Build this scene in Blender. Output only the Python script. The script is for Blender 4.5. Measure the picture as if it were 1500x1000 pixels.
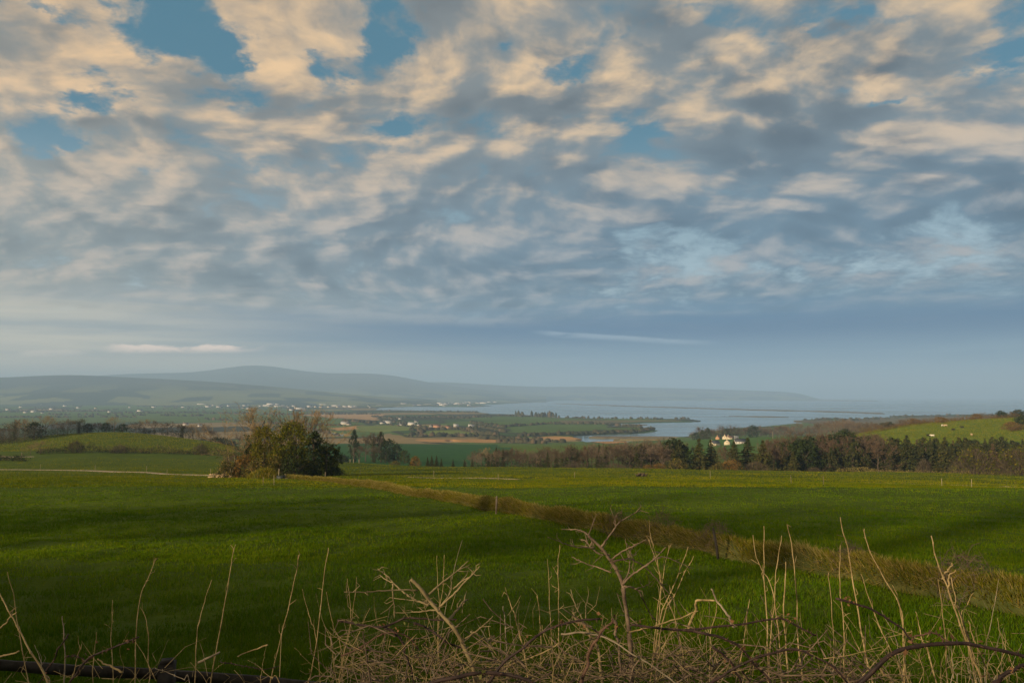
import bpy, bmesh, math, random
import numpy as np
from mathutils import Vector

for _o in list(bpy.data.objects):
    bpy.data.objects.remove(_o)
SC = bpy.context.scene
COL = SC.collection

# ------------------------------------------------------------------ camera
F = 1083.0                       # focal length in units of 1/1500 of the frame width
PITCH = math.atan(80.0 / F)
CAMZ = 80.0                      # camera height above the sea
cam_data = bpy.data.cameras.new('camera')
cam_data.sensor_width = 36.0
cam_data.lens = 36.0 * F / 1500.0
cam_data.clip_start = 0.05
cam_data.clip_end = 300000.0
cam = bpy.data.objects.new('camera', cam_data)
COL.objects.link(cam)
cam.location = (0, 0, CAMZ)
cam.rotation_euler = (math.radians(90) + PITCH, 0, 0)
SC.camera = cam

# ------------------------------------------------------------------ render / view
SC.render.engine = 'CYCLES'
SC.view_settings.view_transform = 'Standard'
SC.view_settings.look = 'None'
SC.view_settings.exposure = 0.5
SC.view_settings.gamma = 1.0
SC.view_settings.use_curve_mapping = False
cy = SC.cycles
cy.use_denoising = True
try:
    cy.denoiser = 'OPENIMAGEDENOISE'
    cy.denoising_input_passes = 'RGB_ALBEDO_NORMAL'
except Exception:
    pass
cy.max_bounces = 5
cy.diffuse_bounces = 2
cy.glossy_bounces = 2
cy.transmission_bounces = 2
cy.volume_bounces = 1
cy.caustics_reflective = False
cy.caustics_refractive = False
cy.use_adaptive_sampling = True
cy.adaptive_threshold = 0.012

# ------------------------------------------------------------------ sun
SUN_EL = math.radians(15.5)
SUN_AZ = math.radians(224.0)     # angle in the ground plane, counted from +X: behind the camera and to its left
SUN = Vector((math.cos(SUN_EL) * math.cos(SUN_AZ), math.cos(SUN_EL) * math.sin(SUN_AZ), math.sin(SUN_EL)))
sd = bpy.data.lights.new('sun', 'SUN')
sd.energy = 5.0
sd.angle = math.radians(0.9)
sd.color = (1.0, 0.76, 0.48)
sun = bpy.data.objects.new('sun', sd)
COL.objects.link(sun)
sun.location = (-60, -30, 140)
sun.rotation_euler = (-SUN).to_track_quat('-Z', 'Y').to_euler()


# ------------------------------------------------------------------ small node language
class S:
    """a socket with arithmetic"""
    def __init__(self, nt, sock):
        self.nt, self.s = nt, sock

    def _m(self, op, *a, clamp=False):
        n = self.nt.nodes.new('ShaderNodeMath')
        n.operation = op
        n.use_clamp = clamp
        for i, v in enumerate((self,) + a):
            if isinstance(v, S):
                self.nt.links.new(v.s, n.inputs[i])
            else:
                n.inputs[i].default_value = v
        return S(self.nt, n.outputs[0])

    def __add__(self, o): return self._m('ADD', o)
    __radd__ = __add__
    def __sub__(self, o): return self._m('SUBTRACT', o)
    def __rsub__(self, o): return self._m('MULTIPLY', -1.0)._m('ADD', o)
    def __mul__(self, o): return self._m('MULTIPLY', o)
    __rmul__ = __mul__
    def __truediv__(self, o): return self._m('DIVIDE', o)
    def __pow__(self, o): return self._m('POWER', o)
    def max(self, o): return self._m('MAXIMUM', o)
    def min(self, o): return self._m('MINIMUM', o)
    def sat(self): return self._m('ADD', 0.0, clamp=True)
    def exp(self): return self._m('POWER', 2.718281828) if False else self._exp()

    def _exp(self):
        n = self.nt.nodes.new('ShaderNodeMath')
        n.operation = 'EXPONENT'
        self.nt.links.new(self.s, n.inputs[0])
        return S(self.nt, n.outputs[0])

    def ss(self, a, b, lo=0.0, hi=1.0):
        n = self.nt.nodes.new('ShaderNodeMapRange')
        n.interpolation_type = 'SMOOTHSTEP'
        self.nt.links.new(self.s, n.inputs[0])
        n.inputs[1].default_value, n.inputs[2].default_value = a, b
        n.inputs[3].default_value, n.inputs[4].default_value = lo, hi
        return S(self.nt, n.outputs[0])


def mixc(nt, f, a, b, blend='MIX'):
    n = nt.nodes.new('ShaderNodeMix')
    n.data_type = 'RGBA'
    n.blend_type = blend
    n.clamp_factor = True
    fi = n.inputs[0]
    ai, bi = n.inputs[6], n.inputs[7]
    for sock, v in ((fi, f), (ai, a), (bi, b)):
        if isinstance(v, S):
            nt.links.new(v.s, sock)
        elif isinstance(v, (tuple, list)):
            sock.default_value = (*v, 1.0)[:4]
        else:
            sock.default_value = v
    return S(nt, n.outputs[2])


def xyz(nt, x, y, z):
    n = nt.nodes.new('ShaderNodeCombineXYZ')
    for i, v in enumerate((x, y, z)):
        if isinstance(v, S):
            nt.links.new(v.s, n.inputs[i])
        else:
            n.inputs[i].default_value = v
    return S(nt, n.outputs[0])


def vmath(nt, op, a, b=None):
    n = nt.nodes.new('ShaderNodeVectorMath')
    n.operation = op
    for i, v in enumerate((a, b)):
        if v is None:
            continue
        if isinstance(v, S):
            nt.links.new(v.s, n.inputs[i])
        else:
            n.inputs[i].default_value = v
    return S(nt, n.outputs['Value'] if op in ('LENGTH', 'DOT_PRODUCT', 'DISTANCE') else n.outputs['Vector'])


def noise(nt, vec, scale, detail=4.0, rough=0.5, dist=0.0, lac=2.0, color=False, dims='3D'):
    n = nt.nodes.new('ShaderNodeTexNoise')
    n.noise_dimensions = dims
    if vec is not None:
        nt.links.new(vec.s, n.inputs['Vector'])
    n.inputs['Scale'].default_value = scale
    n.inputs['Detail'].default_value = detail
    n.inputs['Roughness'].default_value = rough
    n.inputs['Lacunarity'].default_value = lac
    n.inputs['Distortion'].default_value = dist
    return S(nt, n.outputs['Color' if color else 'Fac'])


def pix_dir(u, v):
    """direction of a photo pixel (1500 x 1000)"""
    sp, cp = math.sin(PITCH), math.cos(PITCH)
    return (u - 750.0, F * cp - (500.0 - v) * sp, F * sp + (500.0 - v) * cp)


def dep(v):
    """drop per metre of forward distance along photo row v"""
    d = pix_dir(750, v)
    return -d[2] / d[1]


def row_of(drop_per_m):
    # inverse of dep
    sp, cp = math.sin(PITCH), math.cos(PITCH)
    # -(F sp + a cp) / (F cp - a sp) = k
    a = -(F * sp + drop_per_m * F * cp) / (cp - drop_per_m * sp)
    return 500.0 - a

# ------------------------------------------------------------------ world: clear sky + broken altocumulus deck
SKY_STR = 0.1
world = bpy.data.worlds.new('World')
SC.world = world
world.use_nodes = True
world.cycles.sampling_method = 'MANUAL'
world.cycles.sample_map_resolution = 512
wt = world.node_tree
for n in list(wt.nodes):
    wt.nodes.remove(n)


def build_sky(nt):
    out = nt.nodes.new('ShaderNodeOutputWorld')
    bg = nt.nodes.new('ShaderNodeBackground')
    bg.inputs['Strength'].default_value = SKY_STR
    nt.links.new(bg.outputs[0], out.inputs[0])
    sky = nt.nodes.new('ShaderNodeTexSky')
    sky.sky_type = 'NISHITA'
    sky.sun_disc = False
    sky.sun_elevation = SUN_EL
    sky.sun_rotation = math.radians(90) - SUN_AZ
    sky.altitude = 80
    sky.air_density = 1.0
    sky.dust_density = 1.5
    sky.ozone_density = 2.0
    tc = nt.nodes.new('ShaderNodeTexCoord')
    sep = nt.nodes.new('ShaderNodeSeparateXYZ')
    nt.links.new(tc.outputs['Generated'], sep.inputs[0])
    X, Y, Z = (S(nt, sep.outputs[i]) for i in range(3))
    zc = Z.max(0.0)
    EPS = 0.24
    inv = (zc + EPS)._m('POWER', -1.0)
    px, py = X * inv, Y * inv                      # place on the cloud deck, in deck heights
    P = xyz(nt, px, py, 0.0)

    def deck(u, v):
        d = Vector(pix_dir(u, v)).normalized()
        return d.x / (max(d.z, 0) + EPS), d.y / (max(d.z, 0) + EPS)

    # slow warp so that cloud banks bend
    wv = noise(nt, P, 0.8, 2, 0.5, color=True)
    wv = vmath(nt, 'MULTIPLY', vmath(nt, 'SUBTRACT', wv, (0.5, 0.5, 0.5)), (0.55, 0.55, 0.0))
    wv2 = noise(nt, P, 7.0, 3, 0.5, color=True)
    wv2 = vmath(nt, 'MULTIPLY', vmath(nt, 'SUBTRACT', wv2, (0.5, 0.5, 0.5)), (0.05, 0.07, 0.0))
    Pw = vmath(nt, 'ADD', vmath(nt, 'ADD', P, wv), wv2)

    # where the deck is thick and where it opens (places on the deck)
    def blobs(lst):
        acc = None
        for (u, v, ru, rv, amp, *rest) in lst:
            ang = math.radians(rest[0]) if rest else 0.0
            cx, cyy = deck(u, v)
            ex, ey = deck(u + ru * math.cos(ang), v - ru * math.sin(ang))
            fx, fy = deck(u - rv * math.sin(ang), v - rv * math.cos(ang))
            a = (ex - cx, ey - cyy)
            b = (fx - cx, fy - cyy)
            det = a[0] * b[1] - a[1] * b[0]
            # inverse basis
            r1 = (b[1] / det, -b[0] / det)
            r2 = (-a[1] / det, a[0] / det)
            q = vmath(nt, 'SUBTRACT', Pb, (cx, cyy, 0))
            s = vmath(nt, 'DOT_PRODUCT', q, (r1[0], r1[1], 0))
            t = vmath(nt, 'DOT_PRODUCT', q, (r2[0], r2[1], 0))
            g = ((s * s + t * t) * -0.8).exp() * amp
            acc = g if acc is None else acc + g
        return acc

    wb = noise(nt, P, 6.5, 6, 0.62, color=True)
    wb = vmath(nt, 'MULTIPLY', vmath(nt, 'SUBTRACT', wb, (0.5, 0.5, 0.5)), (0.26, 0.36, 0.0))
    Pb = vmath(nt, 'ADD', P, wb)
    cover = blobs([
        # openings
        (270, 75, 95, 48, -.42, -25), (130, 140, 60, 32, -.40), (70, 200, 75, 22, -.40),
        (345, 95, 42, 60, -.3), (470, 100, 26, 55, -.36), (40, 5, 80, 14, -.3), (250, 8, 70, 16, -.3),
        (565, 45, 42, 45, -.46), (810, 100, 62, 24, -.40, 8), (590, 190, 38, 30, -.36, 40),
        (1230, 40, 95, 32, -.44), (1010, 20, 60, 18, -.22), (1290, 135, 70, 13, -.36, 8), (1480, 70, 60, 22, -.30),
        (725, 55, 24, 22, -.26), (240, 250, 38, 14, -.24), (945, 190, 50, 18, -.26), (1140, 60, 60, 20, -.16),
        (1060, 80, 34, 14, -.18), (1460, 20, 50, 20, -.2),
        # bright thin stretch low on the right
        (1240, 395, 260, 36, -.15), (1450, 370, 160, 40, -.12), (950, 345, 70, 22, -.26), (1010, 400, 110, 20, -.16),
        # thick banks
        (110, 60, 105, 45, .20, -20), (60, 110, 60, 30, .12), (400, 40, 60, 80, .26), (420, 130, 40, 40, .20),
        (140, 185, 45, 20, .26), (510, 20, 40, 60, .10), (260, 120, 80, 25, .22),
        (700, 20, 120, 40, .18), (640, 110, 70, 50, .20), (775, 90, 30, 30, .34), (880, 125, 110, 24, .30, 12),
        (1165, 50, 38, 26, .50), (1235, 40, 24, 16, .34), (1080, 130, 50, 22, .20), (1290, 95, 45, 28, .34),
        (1380, 60, 90, 40, .30, 20), (1180, 200, 110, 40, .26), (1330, 215, 120, 26, .22, 12),
        (1360, 145, 60, 18, .28), (1000, 80, 70, 45, .20), (150, 240, 120, 22, .18), (1440, 180, 90, 20, .2),
    ])
    # large soft lit / shaded stretches of the deck undersides
    tone = blobs([
        (110, 70, 130, 60, .45), (410, 70, 90, 70, .6), (60, 120, 80, 40, .30), (150, 180, 40, 18, .35), (510, 190, 80, 40, .45),
        (280, 110, 80, 24, -.45), (200, 255, 150, 40, .25), (370, 205, 60, 25, .25),
        (670, 110, 100, 40, -.30), (770, 85, 26, 30, .60), (900, 135, 80, 26, .50, 12), (960, 40, 60, 40, .25), (1170, 50, 36, 26, .9),
        (1010, 110, 60, 50, -.45), (1160, 215, 120, 36, -.60), (1290, 95, 55, 28, .7), (1260, 105, 28, 20, .4), (1370, 85, 50, 26, .25),
        (1090, 118, 55, 20, .45), (1330, 140, 45, 18, .40), (1440, 90, 60, 30, -.25), (1290, 240, 130, 22, .40, 12), (1400, 185, 90, 16, .45), (1060, 240, 80, 24, .30, -12), (830, 265, 160, 40, -.2),
        (1180, 330, 220, 30, -.35), (740, 210, 110, 24, -.30), (1400, 50, 70, 22, -.1), (980, 200, 90, 20, -.3), (640, 330, 300, 40, -.1),
    ])

    L = Vector((-0.80, -0.60, 0)).normalized()

    def dens(off, det=6.0):
        p1 = vmath(nt, 'ADD', Pw, (off * L.x * 0.8, off * L.y * 2.0, 0.0))
        a = noise(nt, p1, 2.8, det, 0.50)
        b = noise(nt, p1, 11.0, det, 0.54)
        v = nt.nodes.new('ShaderNodeTexVoronoi')
        v.voronoi_dimensions = '2D'
        v.feature = 'SMOOTH_F1'
        v.inputs['Scale'].default_value = 5.8
        v.inputs['Smoothness'].default_value = 0.55
        v.inputs['Detail'].default_value = 1.0
        v.inputs['Roughness'].default_value = 0.4
        nt.links.new(p1.s, v.inputs['Vector'])
        puff = 0.92 - S(nt, v.outputs['Distance']) * 1.0
        return a * 0.50 + b * 0.22 + puff * 0.28

    d0 = dens(0.0, 6)
    d1 = dens(0.055, 3)
    d2 = dens(0.14, 1)
    lit_raw = (d0 - d1) * 1.0 + (d0 - d2) * 0.55
    fine = noise(nt, Pw, 30.0, 7, 0.62)
    g1 = noise(nt, Pw, 17.0, 5, 0.56)
    g2 = noise(nt, vmath(nt, 'ADD', Pw, (L.x * 0.018, L.y * 0.034, 0.0)), 17.0, 5, 0.56)
    lit_raw = lit_raw + (g1 - g2) * 0.36
    # lower on the sky the deck closes into a smooth veil
    lowr = Z.ss(0.075, 0.16)                        # 0 low, 1 high
    body = d0 + cover * 0.78 + (fine - 0.5) * 0.28 + 0.072 + Z.ss(0.36, 0.22) * 0.05
    alpha = body.ss(0.29, 0.51)
    thick = body.ss(0.44, 0.82)
    lit = (lit_raw * 3.0 + tone * 0.62 + (fine - 0.5) * 0.22 + 0.04 - thick * 0.14).ss(-0.36, 1.06)

    # colours of the deck: warmer overhead, greyer and bluer away from the sun and low down
    az = X * L.x + Y * L.y                          # 1 towards the sun
    warm = az.ss(-0.80, 0.10)
    up = Z.ss(0.17, 0.40)
    litc = mixc(nt, up, mixc(nt, warm, (0.42, 0.43, 0.45), (0.60, 0.51, 0.42)),
                mixc(nt, warm, (0.84, 0.60, 0.36), (0.94, 0.62, 0.33)))
    shc = mixc(nt, up, mixc(nt, warm, (0.100, 0.185, 0.275), (0.235, 0.265, 0.27)),
               mixc(nt, warm, (0.165, 0.205, 0.235), (0.26, 0.255, 0.235)))
    deep = d2 * 0.6 + d1 * 0.4 + cover * 0.25
    shc = mixc(nt, deep.ss(0.40, 0.68), mixc(nt, 1.0, shc, (1.25, 1.22, 1.18), 'MULTIPLY'), mixc(nt, 1.0, shc, (0.66, 0.69, 0.74), 'MULTIPLY'))
    cloud = mixc(nt, lit, shc, litc)
    clear = S(nt, sky.outputs[0])
    gap = mixc(nt, 0.75, mixc(nt, 1.0, clear, (SKY_STR,) * 3, 'MULTIPLY'),
               mixc(nt, Z.ss(0.10, 0.36), (0.47, 0.60, 0.66), (0.065, 0.215, 0.30)))
    # veil in the gaps
    col = mixc(nt, alpha, gap, cloud)

    # smooth stratus and murk below the deck
    sn = noise(nt, xyz(nt, X * 1.6, Y * 1.6, Z * 26.0), 2.2, 5, 0.55, 0.4)
    sn2 = noise(nt, xyz(nt, X * 3.0, Y * 3.0, Z * 60.0), 2.0, 4, 0.55, 0.2)
    vcol = mixc(nt, warm, (0.075, 0.215, 0.37), (0.47, 0.47, 0.43))
    vcol2 = mixc(nt, warm, (0.17, 0.32, 0.45), (0.84, 0.72, 0.53))
    veil = mixc(nt, sn.ss(0.32, 0.68), vcol, vcol2)
    band = ((Z - 0.088) * 36.0)
    band = (band * band * -1.0).exp() * az.ss(-0.05, -0.65) * (0.55 + sn * 0.7)
    veil = mixc(nt, band * 0.95, veil, (0.0, 0.10, 0.27))
    low = (Z + (sn - 0.5) * 0.05 + (sn2 - 0.5) * 0.03).ss(0.150, 0.085)
    col = mixc(nt, low, col, veil)
    hz = Z.ss(0.075, 0.0)
    hcol = mixc(nt, warm, (0.17, 0.32, 0.45), (1.15, 0.86, 0.50))
    col = mixc(nt, hz * 0.9, col, hcol)

    # two low far clouds: a puffy lit strip over the hills, a thin streak above the bay
    def streak(u0, v0, u1, v1, half, colr, amount, puff):
        nonlocal col
        a, b = Vector(pix_dir(u0, v0)).normalized(), Vector(pix_dir(u1, v1)).normalized()
        za = math.atan2(a.x, a.y), a.z / math.hypot(a.x, a.y)
        zb = math.atan2(b.x, b.y), b.z / math.hypot(b.x, b.y)
        A = X._m('ARCTAN2', Y)
        E = Z / (X * X + Y * Y)._m('SQRT')
        t = (A - za[0]) * (1.0 / (zb[0] - za[0]))
        wob = noise(nt, xyz(nt, A * 22.0, E * 60.0, 0.0), 1.0, 5, 0.6)
        cen = t * (zb[1] - za[1]) + za[1]
        e = (E - cen) * (1.0 / half)
        e = e - (wob - 0.5) * puff
        prof = e.ss(-1.0, 0.25) * e.ss(1.0, 0.45) * t.ss(0.0, 0.18) * t.ss(1.0, 0.72)
        prof = prof * wob.ss(0.30, 0.55)
        col = mixc(nt, prof * amount, col, colr)

    streak(140, 513, 400, 511, 0.0062, (1.6, 1.15, 0.88), 0.75, 2.8)
    streak(20, 520, 140, 516, 0.005, (1.3, 1.0, 0.75), 0.4, 2.4)
    streak(770, 487, 1070, 505, 0.0055, (0.50, 0.62, 0.72), 0.45, 0.9)
    streak(430, 458, 820, 476, 0.010, (0.42, 0.44, 0.46), 0.35, 1.5)
    # below the horizon: what the land sends back
    col = mixc(nt, Z.ss(0.0, -0.08), col, (0.07, 0.09, 0.07))
    fin = mixc(nt, 1.0, col, (0.71 / SKY_STR,) * 3, 'MULTIPLY')
    nt.links.new(fin.s, bg.inputs[0])


build_sky(wt)

# ------------------------------------------------------------------ helpers: naming, meshes, noise
def tag(o, label=None, cat=None, group=None, kind=None):
    if label: o['label'] = label
    if cat: o['category'] = cat
    if group: o['group'] = group
    if kind: o['kind'] = kind
    return o


def mesh(name, V, quads=None, tris=None, mats=(), smooth=False, colors=None):
    me = bpy.data.meshes.new(name)
    V = np.asarray(V, np.float32).reshape(-1, 3)
    q = np.zeros((0, 4), np.int32) if quads is None else np.asarray(quads, np.int32).reshape(-1, 4)
    t = np.zeros((0, 3), np.int32) if tris is None else np.asarray(tris, np.int32).reshape(-1, 3)
    me.vertices.add(len(V))
    me.vertices.foreach_set('co', V.ravel())
    nl = q.size + t.size
    me.loops.add(nl)
    me.loops.foreach_set('vertex_index', np.concatenate([q.ravel(), t.ravel()]))
    me.polygons.add(len(q) + len(t))
    starts = np.concatenate([np.arange(len(q)) * 4, q.size + np.arange(len(t)) * 3]).astype(np.int32)
    me.polygons.foreach_set('loop_start', starts)
    if smooth:
        me.polygons.foreach_set('use_smooth', np.ones(len(q) + len(t), bool))
    if colors is not None:
        ca = me.color_attributes.new('cover', 'FLOAT_COLOR', 'POINT')
        c4 = np.ones((len(V), 4), np.float32)
        c4[:, :3] = colors
        ca.data.foreach_set('color', c4.ravel())
    for m in mats:
        me.materials.append(m)
    me.update(calc_edges=True)
    return me


def obj(name, me, parent=None, loc=None):
    o = bpy.data.objects.new(name, me)
    COL.objects.link(o)
    if parent is not None:
        o.parent = parent
    if loc is not None:
        o.location = loc
    return o


def empty(name, loc=(0, 0, 0), rz=0.0, sc=None):
    o = bpy.data.objects.new(name, None)
    o.empty_display_size = 0.2
    COL.objects.link(o)
    o.location = loc
    o.rotation_euler = (0, 0, rz)
    if sc is not None:
        o.scale = sc
    return o


def copy_tree(o, parent=None):
    c = o.copy()
    COL.objects.link(c)
    if parent is not None:
        c.parent = parent
    for ch in o.children:
        copy_tree(ch, c)
    return c


class MB:
    """collects tubes, cards and boxes into one mesh"""
    def __init__(self):
        self.V, self.Q, self.T, self.n = [], [], [], 0

    def add(self, V, Q=None, T=None):
        V = np.asarray(V, float).reshape(-1, 3)
        self.V.append(V)
        if Q is not None and len(Q):
            self.Q.append(np.asarray(Q, int).reshape(-1, 4) + self.n)
        if T is not None and len(T):
            self.T.append(np.asarray(T, int).reshape(-1, 3) + self.n)
        self.n += len(V)

    def tube(self, pts, rad, k=5, cap=True):
        pts = np.asarray(pts, float)
        m = len(pts)
        rad = np.broadcast_to(np.asarray(rad, float), (m,))
        tan = np.gradient(pts, axis=0)
        tan /= np.linalg.norm(tan, axis=1, keepdims=True) + 1e-9
        ref = np.array([0.31, 0.95, 0.1]) if abs(tan[0][1]) < 0.8 else np.array([1.0, 0.1, 0.2])
        a = np.cross(tan, ref)
        a /= np.linalg.norm(a, axis=1, keepdims=True) + 1e-9
        b = np.cross(tan, a)
        th = np.arange(k) * 2 * np.pi / k
        ring = a[:, None, :] * np.cos(th)[None, :, None] + b[:, None, :] * np.sin(th)[None, :, None]
        V = (pts[:, None, :] + ring * rad[:, None, None]).reshape(-1, 3)
        i = np.arange(m - 1)[:, None] * k
        j = np.arange(k)[None, :]
        jn = (j + 1) % k
        Q = np.stack([i + j, i + jn, i + k + jn, i + k + j], -1).reshape(-1, 4)
        T = []
        if cap:
            V = np.vstack([V, pts[:1], pts[-1:]])
            c0, c1 = m * k, m * k + 1
            for s in range(k):
                T.append((c0, (s + 1) % k, s))
                T.append((c1, (m - 1) * k + s, (m - 1) * k + (s + 1) % k))
        self.add(V, Q, T)

    def tris(self, A, B, C):
        n = len(A)
        V = np.stack([A, B, C], 1).reshape(-1, 3)
        self.add(V, None, np.arange(3 * n).reshape(-1, 3))

    def quads(self, A, B, C, D):
        n = len(A)
        V = np.stack([A, B, C, D], 1).reshape(-1, 3)
        self.add(V, np.arange(4 * n).reshape(-1, 4))

    def box(self, c, s, rot=None):
        x, y, z = np.asarray(s) / 2.0
        V = np.array([(-x, -y, -z), (x, -y, -z), (x, y, -z), (-x, y, -z), (-x, -y, z), (x, -y, z), (x, y, z), (-x, y, z)])
        if rot is not None:
            ca, sa = math.cos(rot), math.sin(rot)
            V = V @ np.array([[ca, sa, 0], [-sa, ca, 0], [0, 0, 1]])
        self.add(V + np.asarray(c), [(0, 3, 2, 1), (4, 5, 6, 7), (0, 1, 5, 4), (1, 2, 6, 5), (2, 3, 7, 6), (3, 0, 4, 7)])

    def mesh(self, name, mats, smooth=False):
        V = np.vstack(self.V) if self.V else np.zeros((0, 3))
        return mesh(name, V, np.vstack(self.Q) if self.Q else None, np.vstack(self.T) if self.T else None, mats, smooth)


def vnoise(x, y, seed=0):
    """smooth value noise in -1..1"""
    x = np.asarray(x, float); y = np.asarray(y, float)
    xi = np.floor(x).astype(np.int64); yi = np.floor(y).astype(np.int64)
    fx, fy = x - xi, y - yi
    fx = fx * fx * (3 - 2 * fx); fy = fy * fy * (3 - 2 * fy)

    def h(a, b):
        v = (a * 374761393 + b * 668265263 + seed * 1442695041) & 0xFFFFFFFF
        v = ((v ^ (v >> 13)) * 1274126177) & 0xFFFFFFFF
        v = v ^ (v >> 16)
        return (v & 0xFFFF) / 32767.5 - 1.0
    a = h(xi, yi); b = h(xi + 1, yi); c = h(xi, yi + 1); d = h(xi + 1, yi + 1)
    return (a * (1 - fx) + b * fx) * (1 - fy) + (c * (1 - fx) + d * fx) * fy


def fbm(x, y, oct=4, seed=0, gain=0.5):
    r = 0; a = 1.0; t = 0
    for i in range(oct):
        r = r + a * vnoise(x * 2 ** i + 17.3 * i, y * 2 ** i - 9.1 * i, seed + i)
        t += a; a *= gain
    return r / t


# ------------------------------------------------------------------ materials
def new_mat(name):
    m = bpy.data.materials.new(name)
    m.use_nodes = True
    nt = m.node_tree
    return m, nt, nt.nodes['Principled BSDF']


def objpos(nt):
    n = nt.nodes.new('ShaderNodeNewGeometry')
    return S(nt, n.outputs['Position'])


def island(nt):
    n = nt.nodes.new('ShaderNodeNewGeometry')
    return S(nt, n.outputs['Random Per Island'])


def setc(nt, p, col, rough=0.8, spec=0.25):
    if isinstance(col, S):
        nt.links.new(col.s, p.inputs['Base Color'])
    else:
        p.inputs['Base Color'].default_value = (*col, 1)
    p.inputs['Roughness'].default_value = rough
    p.inputs['Specular IOR Level'].default_value = spec


def bump(nt, p, h, strength, dist):
    b = nt.nodes.new('ShaderNodeBump')
    b.inputs['Strength'].default_value = strength
    b.inputs['Distance'].default_value = dist
    nt.links.new(h.s, b.inputs['Height'])
    nt.links.new(b.outputs[0], p.inputs['Normal'])


def mat_leaf(name, c1, c2, c3=None, trans=0.25, nscale=0.35, rough=0.7, big=None):
    """leaves, needles, blades: colour differs from piece to piece and from clump to clump"""
    m, nt, p = new_mat(name)
    r = island(nt)
    n = noise(nt, objpos(nt), nscale, 2, 0.6)
    f = (r * 0.65 + n.ss(0.3, 0.7) * 0.35)
    col = mixc(nt, f, c1, c2)
    if c3 is not None:
        col = mixc(nt, (r * 7.13)._m('FRACT').ss(0.72, 0.95), col, c3)
    if big:
        nb = noise(nt, objpos(nt), big, 4, 0.65)
        col = mixc(nt, nb.ss(0.36, 0.66), mixc(nt, 1.0, col, (0.70, 0.78, 0.75), 'MULTIPLY'), mixc(nt, 1.0, col, (1.28, 1.14, 1.1), 'MULTIPLY'))
    setc(nt, p, col, rough, 0.02)
    if trans > 0:
        out = nt.nodes['Material Output']
        t = nt.nodes.new('ShaderNodeBsdfTranslucent')
        nt.links.new(col.s, t.inputs[0])
        mx = nt.nodes.new('ShaderNodeMixShader')
        mx.inputs[0].default_value = trans
        nt.links.new(p.outputs[0], mx.inputs[1])
        nt.links.new(t.outputs[0], mx.inputs[2])
        nt.links.new(mx.outputs[0], out.inputs[0])
    return m


def mat_noise(name, c1, c2, scale, rough=0.85, bumps=0.0, bdist=0.02, spec=0.2, detail=5):
    m, nt, p = new_mat(name)
    n = noise(nt, objpos(nt), scale, detail, 0.6)
    setc(nt, p, mixc(nt, n.ss(0.3, 0.7), c1, c2), rough, spec)
    if bumps:
        bump(nt, p, n, bumps, bdist)
    return m


def mat_cover(name, scale, amp, bscale=None, bst=0.4, bd=0.1):
    """ground: the colour of each patch of land comes from the map drawn on the mesh, mottled by noise"""
    m, nt, p = new_mat(name)
    a = nt.nodes.new('ShaderNodeAttribute')
    a.attribute_name = 'cover'
    c = S(nt, a.outputs['Color'])
    pos = objpos(nt)
    n = noise(nt, pos, scale, 5, 0.6)
    n2 = noise(nt, pos, scale * 9.0, 3, 0.6)
    k = (n.ss(0.25, 0.75) * 0.6 + n2.ss(0.25, 0.75) * 0.4)
    col = mixc(nt, k, mixc(nt, 1.0, c, (1 - amp, 1 - amp * 0.9, 1 - amp), 'MULTIPLY'),
               mixc(nt, 1.0, c, (1 + amp, 1 + amp * 0.9, 1 + amp * 0.6), 'MULTIPLY'))
    setc(nt, p, col, 0.95, 0.05)
    if bscale:
        bump(nt, p, noise(nt, pos, bscale, 4, 0.65), bst, bd)
    return m


M = {}
M['pasture'] = mat_cover('pasture_ground', 0.12, 0.30, 3.0, 0.6, 0.12)
M['plain'] = mat_cover('plain_ground', 0.006, 0.28)
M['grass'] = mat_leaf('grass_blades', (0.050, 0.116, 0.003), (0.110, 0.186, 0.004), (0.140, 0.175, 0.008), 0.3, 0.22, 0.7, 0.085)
M['grass_far_lit'] = mat_leaf('far_grass_sun_tint', (0.085, 0.122, 0.003), (0.170, 0.190, 0.005), (0.20, 0.18, 0.012), 0.3, 0.22, 0.7, 0.05)  # yellower, lighter copy of the grass: the strip's sunlight put into its colour
M['dry'] = mat_leaf('dry_grass', (0.26, 0.210, 0.060), (0.46, 0.38, 0.13), (0.11, 0.14, 0.02), 0.3, 0.8)
M['bark'] = mat_noise('bark', (0.05, 0.038, 0.028), (0.13, 0.10, 0.075), 5.0, 0.9)

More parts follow.
